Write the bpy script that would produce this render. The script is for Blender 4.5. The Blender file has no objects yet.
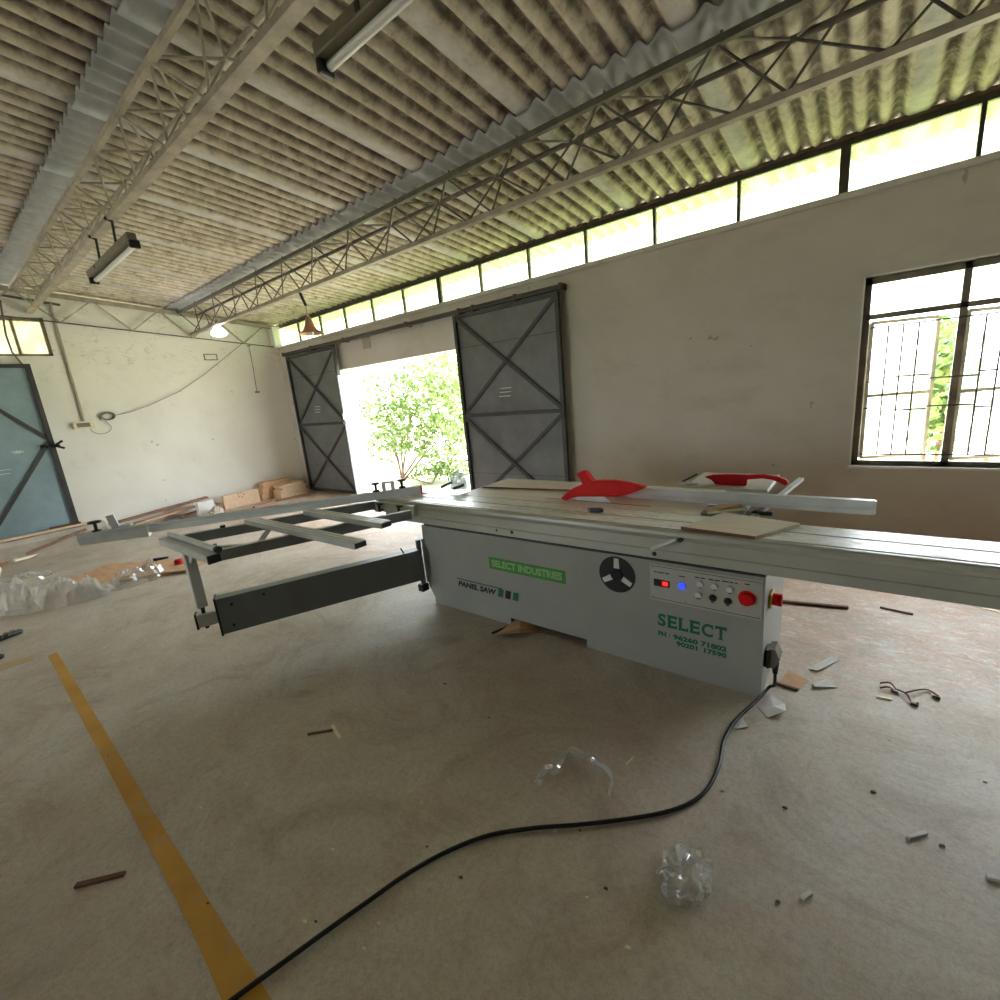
import bpy, math, random
from mathutils import Vector, Matrix, noise

random.seed(7)
SC = bpy.context.scene
COL = SC.collection

# ------------------------------------------------------------------ camera
CAM_H = 1.62
FPX = 461.5                                   # focal length in pixels of the 1000 px frame
YAW, PITCH, ROLL = (math.radians(a) for a in (-39.2, -13.15, -5.36))
_fw = Vector((math.sin(YAW)*math.cos(PITCH), math.cos(YAW)*math.cos(PITCH), math.sin(PITCH)))
_r0 = _fw.cross(Vector((0, 0, 1))).normalized()
_u0 = _r0.cross(_fw)
_rt = math.cos(ROLL)*_r0 + math.sin(ROLL)*_u0
_up = -math.sin(ROLL)*_r0 + math.cos(ROLL)*_u0
cd = bpy.data.cameras.new('camera')
cam = bpy.data.objects.new('camera', cd)
COL.objects.link(cam)
cd.sensor_width = 36
cd.lens = 36*FPX/1000
cd.clip_start = .02
cd.clip_end = 300
M = Matrix((_rt, _up, -_fw)).transposed().to_4x4()
M.translation = Vector((0, 0, CAM_H))
cam.matrix_world = M
SC.camera = cam

def ray(x, y):
    return (x-500)/FPX*_rt - (y-500)/FPX*_up + _fw
def on_z(x, y, z=0.0):
    d = ray(x, y); t = (z-CAM_H)/d.z
    return Vector((t*d.x, t*d.y, z))
def on_y(x, y, Y):
    d = ray(x, y); t = Y/d.y
    return Vector((t*d.x, Y, CAM_H+t*d.z))
def on_x(x, y, X):
    d = ray(x, y); t = X/d.x
    return Vector((X, t*d.y, CAM_H+t*d.z))

# ------------------------------------------------------------------ light
SC.view_settings.view_transform = 'Standard'
SC.view_settings.look = 'None'
SC.view_settings.gamma = 1
SC.view_settings.use_curve_mapping = False
SC.view_settings.exposure = 3.92
W = bpy.data.worlds.new('sky'); SC.world = W
W.use_nodes = True
bg = W.node_tree.nodes['Background']
bg.inputs['Color'].default_value = (.84, .92, 1.0, 1)
bg.inputs['Strength'].default_value = 1.0
sd = bpy.data.lights.new('sun', 'SUN'); sd.energy = 2.6; sd.angle = math.radians(2); sd.color = (1, .97, .92)
sun = bpy.data.objects.new('sun', sd); COL.objects.link(sun)
sun.rotation_euler = Vector((.12, -.20, -1.0)).to_track_quat('-Z', 'Y').to_euler()

def portal(name, loc, rot, sx, sy):
    l = bpy.data.lights.new(name, 'AREA'); l.shape = 'RECTANGLE'; l.size = sx; l.size_y = sy
    l.cycles.is_portal = True
    o = bpy.data.objects.new(name, l); COL.objects.link(o)
    o.location = loc; o.rotation_euler = rot
P2 = math.pi/2
SC.cycles.use_denoising = True
SC.cycles.max_bounces = 14
SC.cycles.diffuse_bounces = 8
SC.cycles.transparent_max_bounces = 24
SC.cycles.sample_clamp_indirect = 8

# ------------------------------------------------------------------ materials
MATS = {}
def srgb(r, g, b):
    f = lambda c: (c/255/12.92) if c <= 10 else ((c/255+.055)/1.055)**2.4
    return (f(r), f(g), f(b), 1)

class NT:
    """small helper round one node tree"""
    def __init__(s, name):
        s.m = bpy.data.materials.new(name); s.m.use_nodes = True
        s.t = s.m.node_tree; s.n = s.t.nodes; s.l = s.t.links
        s.b = s.n['Principled BSDF']
        MATS[name] = s.m
    def new(s, t, **kw):
        n = s.n.new(t)
        for k, v in kw.items(): setattr(n, k, v)
        return n
    def pos(s, scale=(1, 1, 1), kind='world'):
        if kind == 'world':
            g = s.new('ShaderNodeNewGeometry'); src = g.outputs['Position']
        else:
            g = s.new('ShaderNodeTexCoord'); src = g.outputs['Object']
        mp = s.new('ShaderNodeMapping'); mp.inputs['Scale'].default_value = scale
        s.l.new(src, mp.inputs['Vector'])
        return mp.outputs['Vector']
    def noise(s, vec, scale, detail=4, rough=.6, dist=0):
        n = s.new('ShaderNodeTexNoise')
        n.inputs['Scale'].default_value = scale; n.inputs['Detail'].default_value = detail
        n.inputs['Roughness'].default_value = rough; n.inputs['Distortion'].default_value = dist
        s.l.new(vec, n.inputs['Vector'])
        return n.outputs['Fac']
    def ramp(s, fac, stops):
        r = s.new('ShaderNodeValToRGB'); e = r.color_ramp.elements
        while len(e) < len(stops): e.new(.5)
        for k, (p, c) in enumerate(stops):
            e[k].position = p; e[k].color = c if len(c) == 4 else (*c, 1)
        s.l.new(fac, r.inputs['Fac'])
        return r.outputs['Color']
    def mix(s, fac, a, b, mode='MIX'):
        m = s.new('ShaderNodeMix', data_type='RGBA', blend_type=mode)
        for sock, v in ((m.inputs[0], fac), (m.inputs[6], a), (m.inputs[7], b)):
            if hasattr(v, 'is_linked'): s.l.new(v, sock)
            else: sock.default_value = v
        return m.outputs[2]
    def bump(s, h, strength=.3, dist=.01):
        b = s.new('ShaderNodeBump'); b.inputs['Strength'].default_value = strength; b.inputs['Distance'].default_value = dist
        s.l.new(h, b.inputs['Height']); s.l.new(b.outputs['Normal'], s.b.inputs['Normal'])
    def set(s, color=None, rough=None, metal=None, spec=None):
        for k, v in (('Base Color', color), ('Roughness', rough), ('Metallic', metal), ('Specular IOR Level', spec)):
            if v is None: continue
            if hasattr(v, 'is_linked'): s.l.new(v, s.b.inputs[k])
            else: s.b.inputs[k].default_value = v
        return s

G = lambda v: (v, v, v, 1)
def simple(name, col, rough=.5, metal=0, var=.12, scale=9.0, kind='world', spec=.5):
    """one paint or metal with slight grime so that it is never flat"""
    t = NT(name)
    v = t.pos(kind=kind)
    f = t.noise(v, scale, 5, .65)
    d = tuple(c*(1-var*1.6) for c in col[:3])+(1,)
    u = tuple(min(1, c*(1+var)) for c in col[:3])+(1,)
    t.set(t.ramp(f, [(.3, d), (.7, u)]), rough, metal, spec)
    return t.m

# plastered wall: white paint, grey dirt, stains
t = NT('plaster')
v = t.pos()
big = t.noise(v, .55, 6, .62, .4)
mid = t.noise(v, 2.7, 6, .7)
fine = t.noise(v, 30, 3, .6)
c = t.ramp(big, [(.3, srgb(222, 218, 208)), (.55, srgb(233, 230, 222)), (.75, srgb(238, 236, 230))])
c = t.mix(t.ramp(mid, [(.60, G(0)), (.78, G(.35))]), c, srgb(186, 176, 160))
spots = t.noise(t.pos((1, 1, 1.4)), 7, 2, .5)
c = t.mix(t.ramp(spots, [(.74, G(0)), (.78, G(.45))]), c, srgb(120, 110, 98))
cr_ = t.noise(t.pos((1, .8, 1.7)), 2.6, 6, .6, 1.3)
sx = t.new('ShaderNodeSeparateXYZ'); t.l.new(v, sx.inputs[0])
hi = t.new('ShaderNodeMapRange'); hi.inputs[1].default_value = 2.2; hi.inputs[2].default_value = 2.7; t.l.new(sx.outputs['Z'], hi.inputs[0])
mk = t.new('ShaderNodeMath', operation='MULTIPLY'); t.l.new(hi.outputs[0], mk.inputs[0]); t.l.new(t.ramp(cr_, [(.495, G(0)), (.507, G(.55)), (.519, G(0))]), mk.inputs[1])
mk2 = t.new('ShaderNodeMath', operation='MULTIPLY'); t.l.new(mk.outputs[0], mk2.inputs[0]); t.l.new(t.ramp(mid, [(.45, G(0)), (.55, G(1))]), mk2.inputs[1])
c = t.mix(mk2.outputs[0], c, srgb(128, 120, 108))
t.set(c, .85, 0, .3); t.bump(fine, .15, .004)

# brownish dirtier plaster of the long wall
t = NT('plaster_dusty')
v = t.pos()
big = t.noise(v, .5, 6, .62, .4)
mid = t.noise(t.pos((.7, 1, 1.6)), 2.2, 6, .7)
c = t.ramp(big, [(.28, srgb(190, 183, 173)), (.55, srgb(206, 201, 193)), (.78, srgb(216, 212, 205))])
c = t.mix(t.ramp(mid, [(.52, G(0)), (.78, G(.42))]), c, srgb(170, 156, 138))
sx = t.new('ShaderNodeSeparateXYZ'); t.l.new(v, sx.inputs[0])
low = t.new('ShaderNodeMapRange'); low.inputs[1].default_value = 1.0; low.inputs[2].default_value = .1
t.l.new(sx.outputs['Z'], low.inputs[0])
mm = t.new('ShaderNodeMath', operation='MULTIPLY'); t.l.new(low.outputs[0], mm.inputs[0]); t.l.new(t.noise(v, 3, 5, .7), mm.inputs[1])
c = t.mix(mm.outputs[0], c, srgb(178, 150, 122))
spots = t.noise(v, 8, 2, .5)
c = t.mix(t.ramp(spots, [(.745, G(0)), (.775, G(.5))]), c, srgb(112, 100, 86))
t.set(c, .85, 0, .3); t.bump(t.noise(v, 26, 3), .15, .004)

# concrete floor with clay dust, pale swirls and dark scuffs
t = NT('concrete_floor')
v = t.pos()
big = t.noise(v, .8, 7, .65, .6)
mid = t.noise(v, 3.5, 7, .7, .5)
fine = t.noise(v, 45, 4, .7)
sw = t.noise(t.pos((1.2, 2.6, 1)), 2.2, 8, .72, 1.6)
c = t.ramp(big, [(.3, srgb(192, 180, 165)), (.5, srgb(206, 196, 183)), (.72, srgb(216, 209, 198))])
c = t.mix(t.ramp(mid, [(.45, G(0)), (.75, G(.55))]), c, srgb(196, 164, 138))
c = t.mix(t.ramp(sw, [(.48, G(0)), (.64, G(.28)), (.74, G(.05))]), c, srgb(220, 212, 202))
sx = t.new('ShaderNodeSeparateXYZ'); t.l.new(v, sx.inputs[0])
# sawdust and clay trodden in behind the saw
far = t.new('ShaderNodeMapRange'); far.inputs[1].default_value = 2.3; far.inputs[2].default_value = 3.1
t.l.new(sx.outputs['Y'], far.inputs[0])
sw2 = t.noise(t.pos((1.0, 2.2, 1)), 4.5, 8, .75, 1.2)
mm = t.new('ShaderNodeMath', operation='MULTIPLY'); t.l.new(far.outputs[0], mm.inputs[0]); t.l.new(t.ramp(sw2, [(.38, G(0)), (.55, G(.75))]), mm.inputs[1])
c = t.mix(mm.outputs[0], c, srgb(206, 166, 140))
sw3 = t.noise(t.pos((1.3, 3.0, 1)), 6, 8, .75, 1.4)
mm2 = t.new('ShaderNodeMath', operation='MULTIPLY'); t.l.new(far.outputs[0], mm2.inputs[0]); t.l.new(t.ramp(sw3, [(.54, G(0)), (.6, G(.8)), (.68, G(0))]), mm2.inputs[1])
c = t.mix(mm2.outputs[0], c, srgb(232, 222, 212))
blot = t.noise(v, 1.7, 8, .75, 1.2)
c = t.mix(t.ramp(blot, [(.36, G(.5)), (.5, G(0))]), c, srgb(150, 138, 122))
c = t.mix(t.ramp(blot, [(.56, G(0)), (.68, G(.45))]), c, srgb(226, 220, 210))
dk = t.noise(t.pos((1, 1.7, 1)), 9, 6, .75, .8)
c = t.mix(t.ramp(dk, [(.62, G(0)), (.74, G(.35))]), c, srgb(112, 98, 86))
c = t.mix(t.ramp(fine, [(.34, G(.28)), (.55, G(0))]), c, srgb(132, 122, 110))
gr = t.noise(v, 140, 3, .7)
c = t.mix(t.ramp(gr, [(.40, G(.22)), (.52, G(0))]), c, srgb(136, 126, 114))
c = t.mix(t.ramp(t.noise(t.pos((2.2, .8, 1)), 6, 8, .75, 1.5), [(.60, G(0)), (.66, G(.5)), (.72, G(0))]), c, srgb(190, 150, 122))
t.set(c, t.ramp(mid, [(.3, G(.42)), (.7, G(.62))]), 0, .4); t.bump(fine, .25, .004)

# asbestos cement roofing: fungus-stained weathered face, cleaner lap areas marked by an attribute
t = NT('roof_sheet')
v = t.pos()
at = t.new('ShaderNodeAttribute'); at.attribute_name = 'clean'
st = t.noise(t.pos((2.0, 1.6, 1)), 5.0, 8, .7, .2)
st2 = t.noise(v, .8, 4, .6)
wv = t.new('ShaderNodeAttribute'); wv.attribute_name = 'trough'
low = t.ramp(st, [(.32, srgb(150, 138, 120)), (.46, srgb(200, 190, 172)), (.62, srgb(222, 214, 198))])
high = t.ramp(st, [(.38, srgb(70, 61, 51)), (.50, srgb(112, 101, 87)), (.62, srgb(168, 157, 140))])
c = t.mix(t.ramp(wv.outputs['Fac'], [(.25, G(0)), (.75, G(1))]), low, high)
c = t.mix(t.ramp(st2, [(.4, G(0)), (.7, G(.25))]), c, srgb(196, 188, 174))
gc = t.ramp(t.noise(v, 9, 5, .6), [(.3, srgb(178, 179, 182)), (.7, srgb(200, 201, 204))])
c = t.mix(at.outputs['Fac'], c, gc)
t.set(c, .9, 0, .2); t.bump(t.noise(v, 40, 3), .2, .004)

simple('truss_paint', srgb(176, 166, 150), .55, .2, .22, 6)
simple('truss_dark', srgb(104, 96, 88), .55, .3, .25, 8)
simple('wall_truss_paint', srgb(168, 160, 146), .6, .1, .2, 7)
simple('door_sheet', srgb(112, 114, 114), .5, .3, .16, 3)
simple('door_frame', srgb(70, 68, 66), .5, .3, .22, 5)
simple('door_teal', srgb(140, 160, 166), .5, .2, .12, 2.5)
simple('window_frame', srgb(146, 136, 114), .55, .2, .3, 6)
simple('clerestory_frame', srgb(62, 56, 50), .6, .2, .25, 6)
simple('rust', srgb(104, 84, 70), .8, .1, .3, 14)
simple('machine_grey', srgb(164, 167, 159), .42, 0, .05, 3)
simple('machine_pale', srgb(192, 192, 182), .38, .1, .05, 4)
simple('anodised', srgb(200, 204, 204), .36, .12, .08, 7)
simple('fence_metal', srgb(232, 236, 236), .4, 0, .05, 7)
simple('anodised_dark', srgb(132, 137, 139), .42, .12, .1, 7)
simple('arm_grey', srgb(120, 126, 130), .38, .05, .07, 4)
simple('black_plastic', srgb(26, 25, 24), .4, 0, .1, 20)
simple('groove_black', srgb(34, 33, 32), .7, 0, .1, 20)
simple('red_plastic', srgb(228, 12, 14), .5, 0, .06, 14, 'world', .25)
simple('dark_red_plastic', srgb(190, 14, 26), .5, 0, .08, 14, 'world', .25)
simple('yellow_plastic', srgb(222, 190, 70), .45, 0, .06, 14)
simple('steel', srgb(186, 184, 180), .32, .85, .08, 12)
simple('white_print', srgb(228, 228, 222), .5, 0, .03, 12)
simple('green_print', srgb(22, 112, 74), .5, 0, .05, 12)
simple('lime_sticker', srgb(74, 152, 62), .45, 0, .06, 12)
simple('lime_letter', srgb(150, 200, 128), .5, 0, .05, 12)
simple('black_print', srgb(30, 30, 30), .5, 0, .05, 12)
simple('cream_plastic', srgb(226, 214, 180), .45, 0, .05, 12)
simple('wire_grey', srgb(120, 114, 104), .6, 0, .1, 12)
simple('cable_black', srgb(30, 29, 28), .38, 0, .12, 30)
simple('conduit', srgb(166, 158, 140), .55, 0, .08, 10)
simple('paper', srgb(222, 220, 216), .8, 0, .06, 12)
simple('terracotta_metal', srgb(190, 138, 110), .5, .1, .1, 10)
simple('dark_plaster', srgb(112, 106, 98), .9, 0, .12, 3)  # dark tone of the unseen walls, chosen to weaken bounced light
simple('cement', srgb(188, 178, 162), .9, 0, .12, 5)
simple('bark', srgb(128, 102, 86), .9, 0, .2, 20)
simple('pale_blue', srgb(226, 236, 246), .4, 0, .14, 22)
simple('scooter_blue', srgb(176, 200, 226), .3, 0, .12, 18)
simple('strap_dark', srgb(70, 72, 80), .6, 0, .1, 18)
simple('lamp_body', srgb(126, 116, 96), .5, .2, .12, 10)

def wood(name, a, b, axis=(1, 14, 14), scale=2.5, rough=.6, kind='object'):
    t = NT(name)
    v = t.pos(axis, kind)
    f = t.noise(v, scale, 6, .62, .9)
    g = t.noise(v, scale*5, 3, .6, .2)
    c = t.ramp(f, [(.3, a), (.68, b)])
    c = t.mix(t.ramp(g, [(.5, G(0)), (.8, G(.3))]), c, tuple(x*.6 for x in a[:3])+(1,))
    t.set(c, rough, 0, .35)
    return t.m
wood('raw_wood', srgb(206, 170, 136), srgb(232, 204, 172))
wood('old_wood', srgb(120, 84, 62), srgb(168, 128, 100))
wood('laminate', srgb(206, 192, 176), srgb(230, 220, 208), (1.5, 26, 10), 2.2, .45)
wood('board_edge', srgb(112, 74, 52), srgb(140, 98, 70))
wood('table_laminate', srgb(212, 200, 190), srgb(238, 230, 222), (1, 16, 8), 2.0, .35, 'world')
wood('cardboard', srgb(196, 156, 120), srgb(220, 182, 146), (1, 6, 6), 2.0, .85)
wood('stick_dark', srgb(92, 62, 46), srgb(124, 88, 66), (3, 30, 30), 3)
wood('stick_pale', srgb(236, 222, 192), srgb(250, 240, 216), (3, 30, 30), 3)

# table steel with sawdust smears
t = NT('table_metal')
v = t.pos((1, 5, 1))
f = t.noise(v, 5, 7, .72, 1.0)
c = t.ramp(f, [(.36, srgb(206, 192, 180)), (.5, srgb(236, 236, 236)), (.66, srgb(246, 247, 248))])
t.set(c, t.ramp(f, [(.35, G(.42)), (.6, G(.22))]), .0, .7)

# yellow floor paint, scuffed
t = NT('yellow_paint')
v = t.pos()
f = t.noise(v, 14, 7, .75, .4)
c = t.ramp(t.noise(v, 3, 4), [(.3, srgb(196, 142, 52)), (.7, srgb(216, 166, 74))])
c = t.mix(t.ramp(f, [(.54, G(0)), (.64, G(.8))]), c, srgb(182, 164, 134))
t.set(c, .6)
t = NT('yellow_paint_worn')
v = t.pos()
f = t.noise(v, 12, 7, .75, .4)
c = t.mix(t.ramp(f, [(.38, G(.1)), (.56, G(.85))]), srgb(206, 164, 92), srgb(182, 166, 142))
t.set(c, .6)

# glass
def glassy(name, tint, tr, haze, hz=(.9, .9, .85, 1)):
    """dirty sheet of glass or film: clear part, hazy part, gloss"""
    t = NT(name); t.n.remove(t.b)
    out = t.n['Material Output']
    tp = t.new('ShaderNodeBsdfTransparent'); tp.inputs['Color'].default_value = tint
    tl = t.new('ShaderNodeBsdfTranslucent'); tl.inputs['Color'].default_value = hz
    df = t.new('ShaderNodeBsdfDiffuse'); df.inputs['Color'].default_value = hz
    gl = t.new('ShaderNodeBsdfGlossy'); gl.inputs['Roughness'].default_value = .12
    m0 = t.new('ShaderNodeMixShader'); m0.inputs[0].default_value = .3
    t.l.new(tl.outputs[0], m0.inputs[1]); t.l.new(df.outputs[0], m0.inputs[2])
    m1 = t.new('ShaderNodeMixShader')
    f = t.noise(t.pos(), 5, 6, .7)
    t.l.new(t.ramp(f, [(.3, G(max(0, haze-.12))), (.75, G(min(1, haze+.15)))]), m1.inputs[0])
    t.l.new(tp.outputs[0], m1.inputs[1]); t.l.new(m0.outputs[0], m1.inputs[2])
    m2 = t.new('ShaderNodeMixShader'); m2.inputs[0].default_value = tr
    t.l.new(m1.outputs[0], m2.inputs[1]); t.l.new(gl.outputs[0], m2.inputs[2])
    t.l.new(m2.outputs[0], out.inputs['Surface'])
    return t.m
glassy('clerestory_glass', (.75, .79, .62, 1), .03, .28, (.58, .66, .38, 1))
glassy('window_glass', (1, 1, 1, 1), .04, .12)
glassy('cream_glass', (.9, .84, .66, 1), .03, .85, (.42, .39, .29, 1))
glassy('blue_film', (.94, .97, 1, 1), .2, .6, (.86, .93, 1, 1))
glassy('clear_film', (.97, .97, .97, 1), .22, .30, (.88, .87, .85, 1))
glassy('milky_film', (.95, .95, .95, 1), .30, .66, (.94, .92, .90, 1))

def emit(name, col, strength, base=None):
    t = NT(name)
    t.set(base or col, .4)
    t.b.inputs['Emission Color'].default_value = col
    t.b.inputs['Emission Strength'].default_value = strength
    return t.m
emit('blue_lamp', (.01, .03, 1, 1), .22)
emit('red_digits', (1, .03, .03, 1), .22)
emit('bulb_glow', (1, .98, .94, 1), 1.2)
simple('tube_white', srgb(240, 240, 236), .3, 0, .02, 10)

t = NT('leaf')
f = t.noise(t.pos(), 6, 3)
t.set(t.ramp(f, [(.3, srgb(88, 116, 62)), (.55, srgb(122, 148, 78)), (.75, srgb(172, 164, 92))]), .5)
t.b.inputs['Transmission Weight'].default_value = 0
t = NT('grass_ground')
v = t.pos()
f = t.noise(v, 2.5, 8, .7)
t.set(t.ramp(f, [(.35, srgb(150, 160, 124)), (.55, srgb(178, 177, 152)), (.7, srgb(200, 192, 176))]), .9)

# ------------------------------------------------------------------ mesh helpers
class MB:
    """gathers shapes for ONE mesh object"""
    def __init__(s): s.v = []; s.f = []; s.sm = []
    def add(s, vs, fs, smooth=False):
        o = len(s.v); s.v += [tuple(x) for x in vs]
        s.f += [tuple(i+o for i in f) for f in fs]; s.sm += [smooth]*len(fs)
        return s
    def box(s, x0, x1, y0, y1, z0, z1, bev=0):
        if bev <= 0:
            vs = [(x, y, z) for x in (x0, x1) for y in (y0, y1) for z in (z0, z1)]
            return s.add(vs, [(0, 1, 3, 2), (4, 6, 7, 5), (0, 4, 5, 1), (2, 3, 7, 6), (0, 2, 6, 4), (1, 5, 7, 3)])
        b = min(bev, (x1-x0)/2.01, (y1-y0)/2.01, (z1-z0)/2.01)
        ring = lambda z, i: [(x0+b+i, y0+i, z), (x1-b-i, y0+i, z), (x1-i, y0+b+i, z), (x1-i, y1-b-i, z), (x1-b-i, y1-i, z), (x0+b+i, y1-i, z), (x0+i, y1-b-i, z), (x0+i, y0+b+i, z)]
        vs = ring(z0, b*.7)+ring(z0+b, 0)+ring(z1-b, 0)+ring(z1, b*.7)
        fs = [tuple(range(7, -1, -1)), tuple(range(24, 32))]
        for k in range(3):
            for i in range(8):
                j = (i+1) % 8; fs.append((k*8+i, k*8+j, k*8+8+j, k*8+8+i))
        return s.add(vs, fs)
    def bar(s, a, b, w, h, up=(0, 0, 1)):
        """square bar from a to b, w across, h along up"""
        a = Vector(a); b = Vector(b); d = (b-a).normalized()
        u = Vector(up); r = d.cross(u)
        if r.length < 1e-4: u = Vector((0, 1, 0)); r = d.cross(u)
        r.normalize(); u = r.cross(d)
        vs = []
        for p in (a, b):
            for i, j in ((-1, -1), (1, -1), (1, 1), (-1, 1)): vs.append(p+r*(i*w/2)+u*(j*h/2))
        return s.add(vs, [(3, 2, 1, 0), (4, 5, 6, 7), (0, 1, 5, 4), (1, 2, 6, 5), (2, 3, 7, 6), (3, 0, 4, 7)])
    def tube(s, pts, r, n=8, cap=True):
        pts = [Vector(p) for p in pts]; rs = r if isinstance(r, (list, tuple)) else [r]*len(pts)
        vs = []; ref = None
        for i, p in enumerate(pts):
            d = (pts[min(i+1, len(pts)-1)]-pts[max(i-1, 0)]).normalized()
            if ref is None:
                ref = d.orthogonal().normalized()
            ref = (ref-d*ref.dot(d)).normalized(); q = d.cross(ref)
            for k in range(n):
                a = 2*math.pi*k/n; vs.append(p+(ref*math.cos(a)+q*math.sin(a))*rs[i])
        fs = []
        for i in range(len(pts)-1):
            for k in range(n):
                j = (k+1) % n; fs.append((i*n+k, i*n+j, i*n+n+j, i*n+n+k))
        s.add(vs, fs, True)
        if cap:
            m = len(pts)-1
            s.add(vs[:n], [tuple(range(n-1, -1, -1))]); s.add(vs[m*n:], [tuple(range(n))])
        return s
    def cyl(s, a, b, r, n=16, r2=None): return s.tube([a, b], [r, r if r2 is None else r2], n)
    def prism(s, poly, fn0, fn1):
        """poly: list of 2D points; fn0, fn1 map a 2D point to 3D on either end"""
        n = len(poly); vs = [fn0(*p) for p in poly]+[fn1(*p) for p in poly]
        fs = [tuple(range(n-1, -1, -1)), tuple(range(n, 2*n))]
        for i in range(n): j = (i+1) % n; fs.append((i, j, n+j, n+i))
        return s.add(vs, fs)
    def lathe(s, prof, c, n=24):
        vs = []; c = Vector(c)
        for r, z in prof:
            for k in range(n): a = 2*math.pi*k/n; vs.append((c.x+r*math.cos(a), c.y+r*math.sin(a), c.z+z))
        fs = []
        for i in range(len(prof)-1):
            for k in range(n): j = (k+1) % n; fs.append((i*n+k, i*n+j, i*n+n+j, i*n+n+k))
        return s.add(vs, fs, True)
    def mesh(s, name):
        me = bpy.data.meshes.new(name); me.from_pydata(s.v, [], s.f)
        me.polygons.foreach_set('use_smooth', s.sm)
        bm_fix(me); me.update(); return me

import bmesh
def bm_fix(me):
    bm = bmesh.new(); bm.from_mesh(me); bmesh.ops.recalc_face_normals(bm, faces=bm.faces); bm.to_mesh(me); bm.free()

def link(name, data, mat=None, parent=None, origin=None):
    o = bpy.data.objects.new(name, data); COL.objects.link(o)
    if mat and data is not None and not data.materials: data.materials.append(MATS[mat])
    if parent:
        o.parent = parent
        o.matrix_parent_inverse = PINV[parent.name]
    PINV[o.name] = Matrix.Identity(4)
    return o
PINV = {}
def build(mb, name, mat, parent=None):
    """mesh in world coordinates, origin moved to its base centre"""
    xs, ys, zs = zip(*mb.v)
    c = Vector(((min(xs)+max(xs))/2, (min(ys)+max(ys))/2, min(zs)))
    mb.v = [(a-c.x, b-c.y, d-c.z) for a, b, d in mb.v]
    o = bpy.data.objects.new(name, mb.mesh(name)); COL.objects.link(o)
    o.data.materials.append(MATS[mat])
    ORG[o.name] = c.copy()
    if parent:
        o.parent = parent; o.location = c-ORG[parent.name]
    else: o.location = c
    return o
ORG = {}
def empty(name, loc):
    o = bpy.data.objects.new(name, None); COL.objects.link(o); o.location = loc; o.empty_display_size = .1
    ORG[o.name] = Vector(loc); return o
def tag(o, label=None, cat=None, group=None, kind=None):
    if label: o['label'] = label
    if cat: o['category'] = cat
    if group: o['group'] = group
    if kind: o['kind'] = kind
    return o
def inst(src, name, loc, parent, rot=None):
    """another object on the same mesh; loc in world"""
    o = bpy.data.objects.new(name, src.data); COL.objects.link(o)
    ORG[o.name] = Vector(loc)
    o.parent = parent; o.location = Vector(loc)-(ORG[parent.name] if parent else Vector())
    if rot: o.rotation_euler = rot
    return o

# ------------------------------------------------------------------ the building
YR, XB = 4.95, -9.35                     # inner faces of the long wall and the end wall
YL, XF = -8.0, 6.0                       # inner faces of the walls behind the camera
YRIDGE = -1.5
def roof(y): return 3.29+.095*(YR-y) if y >= YRIDGE else 3.29+.095*(YR-YRIDGE)-.095*(YRIDGE-y)

def cells(mb, us, ws, holes, fn, th):
    """wall slab as a grid of boxes, holes left out; fn(u, w, depth) -> xyz"""
    for i in range(len(us)-1):
        for j in range(len(ws)-1):
            uc, wc = (us[i]+us[i+1])/2, (ws[j]+ws[j+1])/2
            if any(a < uc < b and c < wc < d for a, b, c, d in holes): continue
            vs = [fn(u, w, d) for u in (us[i], us[i+1]) for w in (ws[j], ws[j+1]) for d in (0, th)]
            mb.add(vs, [(0, 1, 3, 2), (4, 6, 7, 5), (0, 4, 5, 1), (2, 3, 7, 6), (0, 2, 6, 4), (1, 5, 7, 3)])

mb = MB(); mb.box(XB-.2, XF+.2, YL-.2, YR+.2, -.15, 0)
tag(build(mb, 'floor', 'concrete_floor'), 'dusty concrete workshop floor with clay stains', 'floor', kind='structure')
mb = MB()
N = 30
for i in range(N+1):
    for j in range(N+1):
        x = -45+80*i/N; y = -40+90*j/N
        mb.v.append((x, y, -.06-.02*noise.noise((x*.3, y*.3, 0))))
for i in range(N):
    for j in range(N):
        a = i*(N+1)+j; mb.f.append((a, a+1, a+N+2, a+N+1)); mb.sm.append(True)
tag(build(mb, 'ground', 'grass_ground'), 'bright grass and earth outside the shed', 'ground', kind='structure')

# right long wall
CL0, CL1 = 1.62+(2.74-1.62)*1.1, 3.27
d0 = on_y(340, 370, YR); DOOR_X0, DOOR_Z = d0.x, d0.z
DOOR_X1 = on_y(457, 352, YR).x+.06
wl = on_y(866, 278, YR); wb = on_y(849, 465.5, YR)
WX0, WZ1, WZ0 = wl.x, wl.z, wb.z; WX1 = WX0+2.4
mb = MB()
cells(mb, [XB-.2, DOOR_X0, DOOR_X1, WX0, WX1, XF+.2], [0, WZ0, WZ1, DOOR_Z, CL0], [(DOOR_X0, DOOR_X1, -1, DOOR_Z), (WX0, WX1, WZ0, WZ1)],
      lambda u, w, d: (u, YR+d, w), .2)
tag(build(mb, 'wall_right', 'plaster_dusty'), 'long dusty plaster wall with sliding doors and window', 'wall', kind='structure')
# end wall with the high window
HW = (.1, on_x(54, 356, XB).y, on_x(54, 356, XB).z, on_x(46, 318, XB).z)
mb = MB()
def endfn(u, w, d):
    return (XB-d, u, w if w < 3.0 else roof(u)-.015 if w > 3.5 else w)
cells(mb, [YL-.2, YRIDGE, HW[0], HW[1], YR], [0, HW[2], HW[3], 4.2], [HW], endfn, .2)
tag(build(mb, 'wall_back', 'plaster'), 'whitewashed end wall with cobweb stains and wiring', 'wall', kind='structure')
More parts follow.
